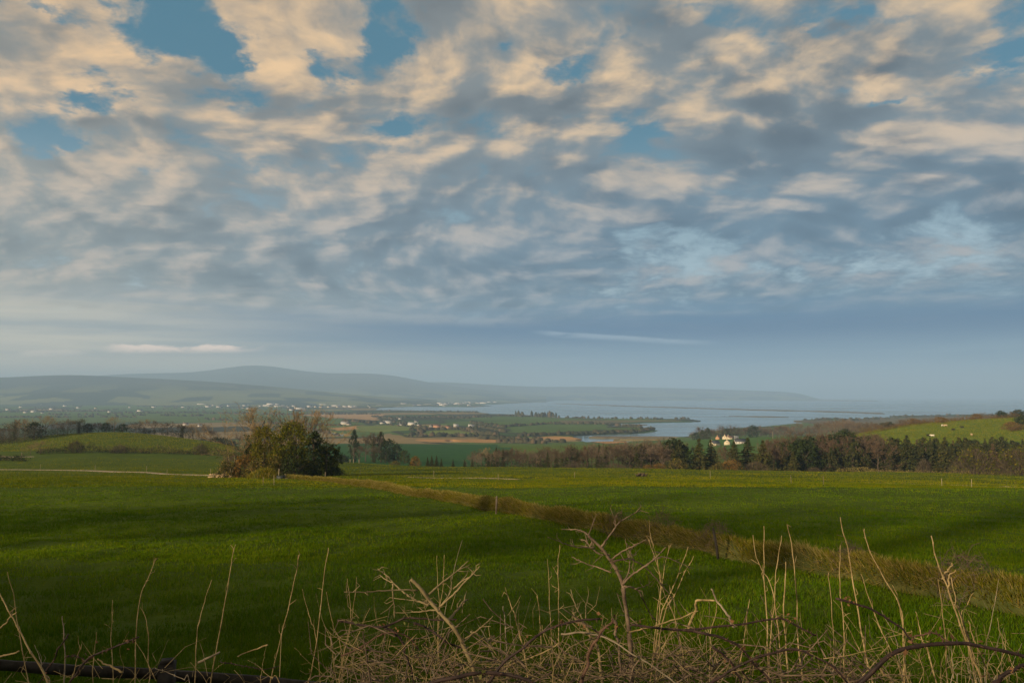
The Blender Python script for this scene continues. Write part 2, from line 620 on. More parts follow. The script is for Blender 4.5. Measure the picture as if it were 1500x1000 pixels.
# ------------------------------------------------------------------ terrain: the lie of the land, looking out from the camera
COLS = {  # column of the view : (forward distance, photo row) along it
    -400: [(100, 704), (150, 694), (240, 678), (300, 668), (360, 655), (420, 645), (470, 640), (600, 670), (900, 650), (1300, 634)],
    0:    [(100, 704.5), (150, 694.5), (200, 687), (250, 677.5), (300, 668), (360, 658), (410, 647), (450, 640), (520, 650), (900, 648), (1300, 638)],
    90:   [(100, 705), (150, 695.5), (200, 687), (250, 677), (300, 669), (330, 662), (380, 645), (430, 632), (465, 634), (600, 660), (900, 650), (1300, 638)],
    170:  [(100, 705.5), (150, 696), (200, 687), (250, 677), (300, 670), (330, 664), (380, 643), (430, 627), (460, 628), (600, 660), (900, 650), (1300, 638)],
    250:  [(100, 706), (150, 697), (200, 687), (250, 678), (300, 671), (330, 667), (380, 650), (430, 635), (460, 636), (600, 662), (900, 652), (1300, 640)],
    330:  [(100, 706), (150, 697), (200, 688), (250, 679), (300, 672), (330, 669), (380, 655), (430, 647), (460, 648), (600, 668), (900, 654), (1300, 641)],
    420:  [(100, 706.5), (150, 697), (200, 687), (250, 679), (300, 674), (340, 676), (430, 672), (600, 672), (900, 653), (1250, 646)],
    500:  [(100, 706.5), (150, 696), (200, 688), (240, 680), (275, 674), (310, 677), (400, 680), (600, 670), (900, 651), (1250, 645.5)],
    570:  [(100, 706.5), (150, 696), (200, 688.5), (240, 683), (280, 680), (310, 683), (400, 681), (600, 671), (900, 651), (1250, 645.5)],
    650:  [(100, 706.5), (150, 696), (200, 689), (240, 685), (285, 683), (310, 686), (400, 685), (600, 672), (900, 652), (1250, 646)],
    780:  [(100, 706.5), (150, 696), (200, 689), (240, 685.5), (285, 683.2), (310, 686), (400, 690), (600, 676), (850, 655), (1250, 648)],
    950:  [(100, 707), (150, 697), (200, 690), (240, 687), (275, 685.5), (310, 690), (400, 695), (600, 672), (900, 650), (1250, 645.5)],
    1060: [(100, 708), (150, 698), (200, 691.5), (240, 689), (270, 687.8), (310, 692), (400, 700), (600, 672), (800, 651), (900, 645), (1150, 635.5), (1400, 631)],
    1180: [(100, 710), (150, 700), (200, 693), (240, 690), (265, 689.2), (310, 694), (400, 690), (500, 662), (700, 648), (900, 642), (1150, 634.5), (1400, 629)],
    1250: [(100, 711), (150, 701), (200, 694), (240, 690.8), (265, 690), (310, 695), (400, 672), (470, 644), (520, 635), (560, 632), (650, 642), (900, 640), (1400, 629)],
    1330: [(100, 712), (150, 702), (200, 695), (240, 692), (265, 691.2), (310, 695), (390, 668), (450, 641), (500, 628), (550, 619), (590, 617), (680, 630), (900, 640), (1400, 629)],
    1420: [(100, 713), (150, 704), (200, 696.5), (240, 694), (265, 693), (310, 695), (390, 666), (450, 638), (500, 624), (550, 613), (590, 610.5), (680, 625), (900, 640), (1400, 629)],
    1500: [(100, 714), (150, 705), (200, 698), (240, 696), (265, 695), (310, 695), (390, 664), (450, 637), (500, 622), (550, 610), (600, 606), (680, 620), (900, 640), (1400, 629)],
    1900: [(100, 716), (150, 708), (200, 702), (265, 697), (310, 695), (390, 660), (450, 635), (500, 617), (550, 604), (600, 599), (680, 612), (900, 640), (1400, 629)],
}
NEAR = [(1.0, 1.66), (2.0, 1.75), (3.0, 1.88), (4.2, 2.02), (5.3, 2.28), (6.2, 2.85), (7.0, 3.45), (8.0, 3.82), (12, 4.17), (20, 4.85), (40, 6.55), (60, 8.25), (80, 9.92)]
YT = np.geomspace(1.0, 1400.0, 900)
UT = np.array(sorted(COLS))
_tab = []
for u in UT:
    yy = [p[0] for p in NEAR] + [p[0] for p in COLS[u]]
    dd = [p[1] for p in NEAR] + [p[0] * dep(p[1]) for p in COLS[u]]
    prof = np.interp(np.log(YT), np.log(yy), np.array(dd) / np.array(yy)) * YT
    ker = np.exp(-0.5 * (np.arange(-24, 25) / 8.0) ** 2); ker /= ker.sum()
    kk = np.pad(prof / YT, 24, mode='edge')
    prof_s = np.convolve(kk, ker, 'valid') * YT
    w = np.clip((YT - 30) / 40, 0, 1)
    _tab.append(prof * (1 - w) + prof_s * w)
_tab = np.array(_tab)
# resample finely across the view and soften
UF = np.arange(-400, 1901, 10.0)
TAB = np.stack([np.interp(UF, UT, _tab[:, j]) for j in range(len(YT))], 1)
ker = np.exp(-0.5 * (np.arange(-9, 10) / 3.0) ** 2); ker /= ker.sum()
_p = np.pad(TAB, ((9, 9), (0, 0)), mode='edge')
TAB = sum(ker[i] * _p[i:i + len(UF)] for i in range(19))
KU = 1.004 * F


def ground(x, y, rough=True):
    """height of the near land at world x, y (y > 1)"""
    x = np.asarray(x, float); y = np.asarray(y, float)
    yc = np.clip(y, 1.0, 1399.0)
    u = np.clip(750 + x / np.maximum(y, 1.0) * KU, -399, 1899)
    fu = (u + 400) / 10.0
    iu = np.clip(fu.astype(int), 0, len(UF) - 2); fu = fu - iu
    fy = np.log(yc) / np.log(1400.0) * (len(YT) - 1)
    iy = np.clip(fy.astype(int), 0, len(YT) - 2); fy = fy - iy
    d = (TAB[iu, iy] * (1 - fu) + TAB[iu + 1, iy] * fu) * (1 - fy) + (TAB[iu, iy + 1] * (1 - fu) + TAB[iu + 1, iy + 1] * fu) * fy
    z = CAMZ - d
    if rough:
        k = np.clip((y - 7) / 4, 0, 1)
        z = z + k * (0.075 * vnoise(x / 0.9, y / 1.1, 3) + 0.10 * vnoise(x / 3.1, y / 3.7, 5)) * np.clip(1.4 - y / 120, 0, 1)
        z = z + k * 0.16 * vnoise(x / 14, y / 17, 8) * np.clip(y / 40, 0, 1)
    return z


def at(u, Y, dz=0.0):
    x = (u - 750.0) / KU * Y
    return np.array([x, Y, float(ground(x, Y)) + dz])


# ---- land cover of the low country, as a map: photo points dropped on the land give the field corners
def on_level(u, v, z=0.0):
    d = pix_dir(u, v)
    t = (z - CAMZ) / d[2]
    return d[0] * t, d[1] * t


def inside(px, py, poly):
    r = np.zeros(px.shape, bool)
    n = len(poly)
    for i in range(n):
        x1, y1 = poly[i]; x2, y2 = poly[(i + 1) % n]
        if y1 == y2:
            continue
        c = ((y1 > py) != (y2 > py)) & (px < (x2 - x1) * (py - y1) / (y2 - y1) + x1)
        r ^= c
    return r


GREEN = (0.075, 0.125, 0.022)
GREEN2 = (0.135, 0.175, 0.035)
DARKG = (0.046, 0.082, 0.024)
OCHRE = (0.38, 0.22, 0.09)
PLOUGH = (0.36, 0.24, 0.13)
MARSH = (0.22, 0.17, 0.08)
MUD = (0.155, 0.125, 0.085)
HEDGE = (0.040, 0.045, 0.020)
WATER = 'water'
LAND = [  # polygons in photo pixels, dropped to sea level; later ones lie on top
    ([(545, 600.5), (600, 601.5), (690, 602.5), (712, 606.5), (760, 607.5), (815, 612), (860, 613), (930, 614.2), (1000, 614.0), (1022, 616.5), (1016, 618.3), (960, 619.0), (905, 621), (899, 622.5), (906, 624.6), (940, 626), (958, 629.5), (955, 632.5), (930, 635), (880, 637), (835, 638.3), (838, 640), (846, 642.5), (832, 645.5), (850, 649), (910, 649.5), (955, 647), (1010, 640), (1030, 633), (1100, 626), (1180, 621), (1172, 616.5), (1190, 615), (1225, 613), (1282, 614.2), (1312, 609.5), (1400, 607.5), (1520, 606), (2300, 606), (2300, 760), (-800, 760), (-800, 600.5)], DARKG),
    # north shore with the town
    ([(-900, 600.6), (545, 600.6), (557, 597.5), (600, 595.5), (690, 596), (722, 594.6), (700, 593), (735, 591.5), (785, 589.2), (818, 586.6), (840, 585.2), (1000, 584.6), (1180, 584.3), (1180, 582), (-900, 582)], DARKG),
    # long sand bars across the bay
    ([(815, 590.6), (900, 593.6), (1000, 596.6), (1100, 599.6), (1180, 601.4), (1300, 605.4), (1300, 606.5), (1180, 602.5), (1100, 600.9), (1000, 597.8), (900, 594.7), (815, 591.3)], MUD),
    ([(1045, 583.2), (1120, 583.6), (1200, 584.6), (1285, 586.6), (1285, 587.6), (1200, 587.2), (1100, 586.6), (1045, 585.6)], MUD),
    # fields of the low country
    ([(430, 608), (480, 607), (560, 607.2), (552, 612), (545, 617), (500, 613.5), (455, 610)], PLOUGH),
    ([(300, 606), (420, 607), (460, 611), (515, 616), (495, 625), (400, 622), (300, 615)], GREEN),
    ([(0, 604), (250, 603), (300, 606), (300, 617), (0, 622)], GREEN),
    ([(120, 596), (300, 597), (430, 600), (430, 605), (250, 602), (100, 600)], GREEN),
    ([(-300, 600), (0, 600), (0, 620), (-300, 620)], GREEN),
    ([(487, 629), (530, 624), (528, 630), (505, 632)], OCHRE),
    ([(455, 630), (490, 632), (500, 640), (450, 642)], MARSH),
    ([(532, 627), (560, 623), (600, 623.5), (632, 624.5), (600, 631), (560, 634), (530, 633)], GREEN2),
    ([(593, 637), (620, 633), (650, 630), (690, 631.5), (705, 636), (690, 640), (620, 641.5)], GREEN2),
    ([(640, 623), (690, 618), (800, 617), (830, 618.5), (800, 622), (700, 626)], GREEN),
    ([(730, 627), (800, 622), (880, 622), (900, 625), (880, 632), (800, 636), (740, 634)], GREEN),
    ([(660, 612), (760, 612), (860, 615), (820, 617), (700, 617)], GREEN),
    ([(820, 616.5), (900, 616), (1000, 616), (1000, 617.5), (900, 620), (820, 622)], (0.13, 0.115, 0.05)),
    ([(560, 636), (620, 643), (700, 641), (770, 642), (835, 641), (835, 648), (760, 650), (690, 650), (600, 648), (556, 645)], MARSH),
    ([(600, 645), (690, 645), (760, 646), (760, 649), (690, 649.5), (600, 647.5)], OCHRE),
    ([(784, 641.5), (815, 640.2), (840, 641.5), (846, 643), (830, 645.5), (800, 646)], OCHRE),
    ([(860, 648.5), (910, 648), (930, 650), (880, 652)], OCHRE),
    ([(1230, 616), (1320, 612), (1500, 609), (1500, 640), (1250, 640)], (0.12, 0.11, 0.06)),
    ([(1160, 616.5), (1290, 615.5), (1290, 618), (1200, 622)], (0.11, 0.095, 0.06)),
    # mud flats showing in the inlet
    ([(872, 641.2), (905, 640.2), (960, 640.6), (1000, 641.6), (960, 642.4), (900, 642.6)], MUD),
    ([(905, 645.2), (950, 644.4), (985, 644.9), (950, 646.2)], MARSH),
    ([(905, 622.6), (925, 621.9), (955, 622.6), (930, 623.4)], MUD),
    ([(1060, 609.4), (1120, 609.8), (1160, 611.2), (1110, 610.8)], MUD),
    # creeks
    ([(476, 634), (490, 633), (494, 636), (484, 639.5), (474, 639)], WATER),
    ([(531, 638.5), (541, 637.5), (541, 640), (532, 641)], WATER),
    ([(655, 646), (668, 645.3), (675, 647.5), (660, 648)], WATER),
    ([(752, 643.5), (780, 643.2), (786, 646), (800, 648), (780, 648.5), (758, 646)], WATER),
]
LANDW = [([on_level(max(min(u, 4000), -3000), v) for u, v in poly], c) for poly, c in LAND]

def plain_field(x, y):
    """height and cover of the low country"""
    wx = x + 26 * vnoise(x / 90, y / 90, 31) + 12 * vnoise(x / 28, y / 40, 36)
    wy = y * (1 + 0.006 * vnoise(x / 120, y / 160, 32))
    land = np.zeros(x.shape, bool)
    col = np.empty(x.shape + (3,)); col[:] = DARKG
    # patchwork of fields
    fx = (x * 0.94 + y * 0.33) / 260 + 0.35 * vnoise(x / 500, y / 500, 41)
    fy = (y * 0.94 - x * 0.33) / 340 + 0.35 * vnoise(x / 500, y / 500, 42)
    r = vnoise(np.floor(fx), np.floor(fy), 43)
    patch = np.where(r[..., None] > 0.22, np.array(GREEN), np.where(r[..., None] > -0.30, np.array((0.042, 0.080, 0.020)), np.where(r[..., None] > -0.5, np.array(MARSH), np.array(HEDGE))))
    ex = np.abs(fx - np.round(fx)); ey = np.abs(fy - np.round(fy))
    edge = (ex < 0.045) | (ey < 0.05)
    patch = np.where(edge[..., None], np.array(HEDGE), patch)
    first = 2
    for i, (poly, c) in enumerate(LANDW):
        m = inside(wx, wy, poly)
        if isinstance(c, str):
            land &= ~m
        else:
            land |= m
            col[m] = patch[m] if i < first else np.array(c)
    z = np.where(land, 2.2 + 0.8 * vnoise(x / 70, y / 70, 33), -3.0)
    # the country rises away from the bay on the left
    u = 750 + x / np.maximum(y, 1) * KU
    inland = np.clip((690 - u) / 500, 0, 1) * np.clip((y - 4200) / 5000, 0, 1)
    z = z + np.where(land, inland * 26 + inland * 8 * vnoise(x / 420, y / 420, 34), 0)
    return z, col, land


# ---- one sheet for the near land, one for the low country, out to the horizon
uu = np.concatenate([np.linspace(-2600, -420, 26), np.arange(-400, 1901, 3.0), np.linspace(1930, 4000, 26)])
YB = 1270.0
yy = np.concatenate([np.geomspace(1.6, 300, 420), np.geomspace(302, YB, 170)[:-1], [YB]])
U, YY = np.meshgrid(uu, yy)
XX = (U - 750) / KU * YY
ZZ = ground(XX, YY)
zf, cf, lf = plain_field(XX, YY)
# keep the land above the water line where it runs out
blend = np.clip((YY - 1000) / 250, 0, 1)
ZZ = np.where(YY > 1000, ZZ * (1 - blend) + zf * blend, ZZ)


def grid_faces(r, c):
    i = np.arange(r - 1)[:, None] * c
    j = np.arange(c - 1)[None, :]
    return np.stack([i + j, i + j + 1, i + c + j + 1, i + c + j], -1).reshape(-1, 4)


covn = np.empty(XX.shape + (3,)); covn[:] = (0.058, 0.090, 0.006)
t1 = fbm(XX / 30, YY / 45, 3, 61)[..., None]
covn = covn * (1 + 0.22 * t1)
m = (YY > 1020)
covn = np.where((blend > 0.55)[..., None], cf, covn)
UJ = U + 26 * vnoise(XX / 60, YY / 90, 62) + (YY - 700) * 0.05 + 9 * vnoise(XX / 14, YY / 20, 63)
# far valley pasture, cooler green; light pasture behind the wood; house meadows
m = (YY > 330) & (YY <= 1180) & (UJ > 380) & (UJ < 745)
covn[m] = (0.026, 0.085, 0.018)
m = (YY > 600) & (YY <= 1180) & (UJ > 745) & (UJ < 1010)
covn[m] = (0.085, 0.135, 0.014)
m = (YY > 600) & (YY <= 1200) & (UJ >= 1010) & (UJ < 1235)
covn[m] = (0.060, 0.125, 0.016)
m = (YY > 380) & (YY < 660) & (U - 0.25 * (YY - 500) + 14 * vnoise(XX / 20, YY / 30, 64) >= 1238)
covn[m] = np.array((0.105, 0.155, 0.014)) * (1 + 0.15 * t1[m])
m &= (YY > 525) & (YY < 620) & (U < 1400)
covn[m] = np.array((0.145, 0.155, 0.020))
m = (YY > 470) & (U < 345) & (blend <= 0.55)
covn[m] = (0.045, 0.05, 0.02)
# verge under the brambles
m = (YY < 6.4)
covn[m] = (0.075, 0.060, 0.030)
pasture = obj('pasture', mesh('pasture', np.stack([XX, YY, ZZ], -1), grid_faces(*XX.shape), None, [M['pasture']], True, covn.reshape(-1, 3)))
tag(pasture, 'sloping green pasture falling away from the verge to the valley', None, None, 'structure')

yy2 = 1.0 / np.linspace(1 / YB, 1 / 19000.0, 330)
U2, Y2 = np.meshgrid(uu, yy2)
X2 = (U2 - 750) / KU * Y2
Z2, C2, L2 = plain_field(X2, Y2)
Z2[0] = ZZ[-1]
plain = obj('coastal_plain', mesh('coastal_plain', np.stack([X2, Y2, Z2], -1), grid_faces(*X2.shape), None, [M['plain']], True, C2.reshape(-1, 3)))
tag(plain, 'low coastal plain of small fields, marsh and spits round the bay', None, None, 'structure')

# ---- land behind and beside the camera: lane and an unseen rise added to shade the near field
gx = np.linspace(-420, 420, 241)
gy = np.concatenate([np.linspace(-320, -4, 110), np.linspace(-3, 1.62, 10)])
GX, GY = np.meshgrid(gx, gy)
SHADE_HILL = dict(x=-100, y=-16, h=27.0)


def back_height(x, y):
    z = np.full(x.shape, CAMZ - 1.66)
    r = np.hypot((x + 96) / 78, (y + 84) / 72)
    z = z + (30.5 + 1.0 * fbm(x / 26, y / 26, 4, 72)) * np.exp(-r * r) * np.clip((np.hypot(x, y) - 14) / 40, 0, 1)
    z = z - np.clip(x - 20, 0, 400) * 0.03 + np.clip(-y - 30, 0, 300) * 0.05
    return z + 0.3 * fbm(x / 20, y / 20, 3, 71) * np.clip((np.hypot(x, y) - 5) / 20, 0, 1)


GZ = back_height(GX, GY)
GZ[-1] = np.where(np.abs(GX[-1]) < 3, ground(GX[-1], np.full(gx.shape, 1.62)), GZ[-1])
back = obj('shade_hillside', mesh('shade_hillside', np.stack([GX, GY, GZ], -1), grid_faces(*GX.shape), None, [M['pasture']], True,
                            np.broadcast_to(np.array((0.052, 0.098, 0.010)), GX.shape + (3,)).reshape(-1, 3)))
tag(back, 'unseen grassy ground behind the lane, raised to shade the near field', None, None, 'structure')

# ---- water
m, nt, p = new_mat('water')
pos = objpos(nt)
w1 = noise(nt, xyz(nt, 0.0, 0.0, 0.0) if False else vmath(nt, 'MULTIPLY', pos, (0.02, 0.05, 0.0)), 1.0, 5, 0.6)
w2 = noise(nt, vmath(nt, 'MULTIPLY', pos, (0.0012, 0.004, 0.0)), 1.0, 5, 0.6)
setc(nt, p, (0.15, 0.23, 0.28), 0.2, 0.5)
nt.links.new(w2.ss(0.3, 0.7, 0.10, 0.30).s, p.inputs['Roughness'])
bump(nt, p, w1 + w2 * 4.0, 0.25, 1.5)
M['water'] = m
sx = np.linspace(-46000, 46000, 47); sy = np.concatenate([[700], np.linspace(1500, 42000, 40)])
SXX, SYY = np.meshgrid(sx, sy)
sea = obj('sea', mesh('sea', np.stack([SXX, SYY, np.zeros_like(SXX)], -1), grid_faces(*SXX.shape), None, [m], True))
tag(sea, 'calm blue grey bay opening to the sea', None, None, 'structure')


# ---- hills beyond the plain
def ridge(name, label, crest, ybase, ycrest, basez, u0, u1, seed, n=26):
    us = np.linspace(u0, u1, 420)
    rows = np.interp(us, [c[0] for c in crest], [c[1] for c in crest])
    k = np.exp(-0.5 * (np.arange(-14, 15) / 6.0) ** 2); k /= k.sum()
    rows = np.convolve(np.pad(rows, 14, mode='edge'), k, 'valid')
    H = np.array([CAMZ - ycrest * dep(r) for r in rows])
    t = np.linspace(0, 1.35, n)
    UU, TT = np.meshgrid(us, t)
    Yc = ybase + (ycrest - ybase) * TT
    Xc = (UU - 750) / KU * Yc
    s = np.where(TT <= 1, TT ** 1.25 * (1.0 - 0.0 * TT), np.maximum(0, 1 - ((TT - 1) / 0.35) ** 1.5))
    nz = fbm(Xc / 900, Yc / 1300, 4, seed)
    Z = basez + (H[None, :] - basez) * np.clip(s * (1 + 0.55 * nz * (1 - s)), 0, 1.0)
    Z = np.where(TT >= 1.34, -4, Z)
    Z[0] = min(basez, 0) - 4
    fx = (Xc * 0.9 + Yc * 0.4) / 300 + 0.4 * vnoise(Xc / 500, Yc / 500, seed + 5)
    fy = (Yc * 0.9 - Xc * 0.4) / 420 + 0.4 * vnoise(Xc / 500, Yc / 500, seed + 6)
    r = vnoise(np.floor(fx), np.floor(fy), seed + 7)
    hi = np.clip((Z - 90) / 140, 0, 1)[..., None]
    c = np.where(r[..., None] > -0.1, np.array((0.150, 0.165, 0.065)), np.array((0.040, 0.052, 0.030)))
    c = c * (1 - hi) + hi * np.array((0.058, 0.060, 0.042)) * (1 + 0.5 * nz[..., None])
    o = obj(name, mesh(name, np.stack([Xc, Yc, Z], -1), grid_faces(*Xc.shape), None, [M['plain']], True, c.reshape(-1, 3)))
    return tag(o, label, None, None, 'structure')


ridge('hill', 'long low green hill at the far left of the plain', [(-600, 552), (-200, 550), (0, 553), (60, 549.5), (110, 548.5), (160, 551), (220, 554), (300, 558), (400, 566), (480, 574), (560, 581), (640, 586)], 5600, 8600, 8, -900, 640, 101, 64)
ridge('hill', 'hazy mountain rising behind the town', [(-600, 556), (100, 553), (190, 546.5), (260, 546), (300, 544), (335, 537), (360, 533.6), (378, 533), (400, 536), (440, 543), (480, 547.5), (520, 545.5), (555, 547), (580, 549), (600, 554), (625, 560), (660, 565), (720, 572), (800, 580)], 9400, 14500, 6, -900, 800, 102, 60)
ridge('hill', 'long flat blue headland across the bay', [(500, 560), (620, 560), (640, 559), (690, 561.5), (740, 564.5), (800, 566.5), (860, 566), (930, 567), (1000, 568.5), (1080, 571), (1140, 573), (1168, 575), (1185, 579), (1198, 585)], 13000, 16500, 2, 480, 1200, 103, 24)

# ---- air
hb = MB()
hb.box((0, 20400, 352), (91000, 44800, 720))
m = bpy.data.materials.new('air')
m.use_nodes = True
nt = m.node_tree
for n in list(nt.nodes):
    nt.nodes.remove(n)
mo = nt.nodes.new('ShaderNodeOutputMaterial')
pv = nt.nodes.new('ShaderNodeVolumePrincipled')
pv.inputs['Color'].default_value = (0.42, 0.65, 1.0, 1)
pv.inputs['Density'].default_value = 1.12e-4
pv.inputs['Anisotropy'].default_value = 0.0
nt.links.new(pv.outputs[0], mo.inputs['Volume'])
haze = obj('haze', hb.mesh('haze', [m]))
tag(haze, 'thin evening haze over the bay and plain', None, None, 'stuff')

# ------------------------------------------------------------------ trees and bushes
RNG = np.random.default_rng(11)
M['bark_dark'] = mat_noise('bark_dark', (0.030, 0.024, 0.018), (0.075, 0.058, 0.042), 4.0, 0.9)
M['twig_brown'] = mat_leaf('twigs_brown', (0.064, 0.052, 0.040), (0.118, 0.095, 0.068), (0.15, 0.11, 0.06), 0.0, 0.3)
M['twig_dark'] = mat_leaf('twigs_dark', (0.045, 0.032, 0.022), (0.090, 0.062, 0.040), None, 0.0, 0.3)
M['twig_red'] = mat_leaf('twigs_red', (0.066, 0.048, 0.034), (0.120, 0.086, 0.058), (0.16, 0.105, 0.06), 0.0, 0.3)
M['twig_grey'] = mat_leaf('twigs_grey', (0.110, 0.088, 0.068), (0.190, 0.150, 0.110), None, 0.0, 0.3)
M['twig_gold'] = mat_leaf('twigs_gold', (0.170, 0.120, 0.060), (0.300, 0.220, 0.110), None, 0.0, 0.3)
M['leaf_ivy'] = mat_leaf('ivy_leaves', (0.026, 0.040, 0.010), (0.062, 0.080, 0.016), (0.130, 0.110, 0.020), 0.15)
M['leaf_gold'] = mat_leaf('golden_leaves', (0.055, 0.070, 0.008), (0.135, 0.128, 0.012), (0.19, 0.145, 0.014), 0.2)
M['leaf_dark'] = mat_leaf('dark_leaves', (0.018, 0.030, 0.010), (0.040, 0.056, 0.016), None, 0.12)
M['leaf_olive'] = mat_leaf('olive_leaves', (0.048, 0.068, 0.007), (0.110, 0.118, 0.010), (0.17, 0.135, 0.012), 0.2)
M['leaf_rust'] = mat_leaf('rusty_leaves', (0.120, 0.070, 0.020), (0.230, 0.135, 0.030), (0.07, 0.075, 0.018), 0.2)
M['needle'] = mat_leaf('needles', (0.026, 0.038, 0.014), (0.062, 0.072, 0.024), (0.100, 0.080, 0.028), 0.08)
M['needle_warm'] = mat_leaf('needles_warm', (0.034, 0.044, 0.014), (0.080, 0.082, 0.022), (0.120, 0.090, 0.028), 0.08)
M['larch'] = mat_leaf('larch_twigs', (0.085, 0.060, 0.034), (0.150, 0.100, 0.052), (0.06, 0.06, 0.03), 0.0)
M['leaf_gorse'] = mat_leaf('gorse', (0.040, 0.050, 0.014), (0.085, 0.085, 0.022), (0.25, 0.18, 0.03), 0.15)


def unit(v):
    return v / (np.linalg.norm(v, axis=-1, keepdims=True) + 1e-9)


def cards(mb, P, size, rng, up=0.25, jit=0.5, outward=None):
    """small leaf-sized quads at points P, facing every way"""
    n = len(P)
    N = rng.normal(size=(n, 3)); N[:, 2] += up
    if outward is not None:
        N += outward * 1.1
    N = unit(N)
    A = unit(np.cross(N, rng.normal(size=(n, 3))))
    B = np.cross(N, A)
    s = size * (1 + jit * rng.uniform(-1, 1, (n, 1)))
    r = rng.uniform(0.55, 1.0, (n, 1))
    a, b = A * s, B * s * r
    mb.quads(P - a * 0.5, P - b * 0.5 + a * 0.1, P + a * 0.5, P + b * 0.5 - a * 0.1)


def clumps(mb, centers, radii, per, size, rng):
    """leaf cards gathered in clumps round the given centres"""
    for c, r in zip(centers, radii):
        n = max(3, int(per))
        d = unit(rng.normal(size=(n, 3)))
        q = d * (rng.uniform(0.25, 1.0, (n, 1)) ** 0.6) * r
        cards(mb, c + q, size, rng, 0.2, 0.5, d)


def crown_points(rng, n, H, base, width, shape='round', lop=0.0):
    """centres of clumps through the volume of a crown"""
    z = rng.uniform(0, 1, n)
    if shape == 'round':
        w = np.sqrt(np.clip(1 - (2 * z - 0.9) ** 2 / 1.25, 0, 1))
    elif shape == 'cone':
        w = (1 - z) ** 0.75 + 0.06
    elif shape == 'column':
        w = np.clip(1.05 - z ** 3, 0.15, 1) * (0.75 + 0.25 * np.sin(z * 3.0))
    else:
        w = np.sqrt(np.clip(1 - z ** 2, 0, 1))
    th = rng.uniform(0, 2 * np.pi, n)
    lob = 1 + 0.22 * np.sin(3 * th + 5 * z + rng.uniform(0, 6)) + 0.14 * np.sin(7 * th - 9 * z)
    r = width / 2 * w * lob * rng.uniform(0.15, 1, n) ** 0.5
    return np.stack([r * np.cos(th) + lop * z, r * np.sin(th), base + (H - base) * z], 1)


def branching(rng, H, spread, base_r, levels=(6, 5, 6, 3), first=0.28, up=0.75, twig_len=0.16):
    """skeleton of a broadleaved tree: lists of polylines per level"""
    out = [[], [], [], [], []]
    trunk = np.array([[0, 0, 0], [0.01 * H, 0, first * H * .6], [0.0, 0.01 * H, first * H], [0.02 * H, 0, 0.55 * H], [0, 0.02 * H, 0.80 * H]])
    trunk[1:, :2] += rng.normal(0, 0.012 * H, (4, 2))
    out[0].append(trunk)

    def grow(start, d, L, lev):
        pts = [start]
        dd = d.copy()
        for s in range(3):
            dd = unit(dd + rng.normal(0, 0.16, 3) + np.array([0, 0, 0.10 * up]))
            pts.append(pts[-1] + dd * L / 3)
        pts = np.array(pts)
        out[lev].append(pts)
        if lev < 3:
            for k in range(levels[lev]):
                t = rng.uniform(0.3, 1.0)
                i = min(int(t * 3), 2)
                p = pts[i] + (pts[i + 1] - pts[i]) * (t * 3 - i)
                nd = unit(unit(pts[i + 1] - pts[i]) * 0.7 + rng.normal(0, 0.62, 3) + np.array([0, 0, 0.22 * up]))
                grow(p, nd, L * rng.uniform(0.45, 0.62), lev + 1)
    for k in range(levels[0] + 2):
        t = first + (0.80 - first) * (k + 0.3) / (levels[0] + 2)
        p = np.array([np.interp(t * H, trunk[:, 2], trunk[:, 0]), np.interp(t * H, trunk[:, 2], trunk[:, 1]), t * H])
        a = k * 2.4 + rng.uniform(-.4, .4)
        el = 0.35 + 0.75 * (t - first) / (0.8 - first)
        d = np.array([math.cos(a) * math.cos(el), math.sin(a) * math.cos(el), math.sin(el)])
        L = (H - t * H) * 0.50 + spread * 0.42 * (1.15 - t)
        grow(p, d, L, 1)
    return out


def twig_tris(mb, polys, w, rng, extra=2, elen=0.5):
    """fine twigs as slender blades"""
    A, B, C = [], [], []
    for p in polys:
        for i in range(len(p) - 1):
            s = unit(rng.normal(size=3)) * w
            A.append(p[i] - s); B.append(p[i] + s); C.append(p[i + 1] + (p[i + 1] - p[i]) * .15)
        for e in range(extra):
            i = rng.integers(0, len(p) - 1)
            q = p[i] + (p[i + 1] - p[i]) * rng.uniform()
            d = unit(unit(p[-1] - p[0]) + rng.normal(0, 0.6, 3)) * elen * rng.uniform(.6, 1.3)
            s = unit(rng.normal(size=3)) * w * 0.8
            A.append(q - s); B.append(q + s); C.append(q + d)
    mb.tris(np.array(A), np.array(B), np.array(C))


PROTO = {}


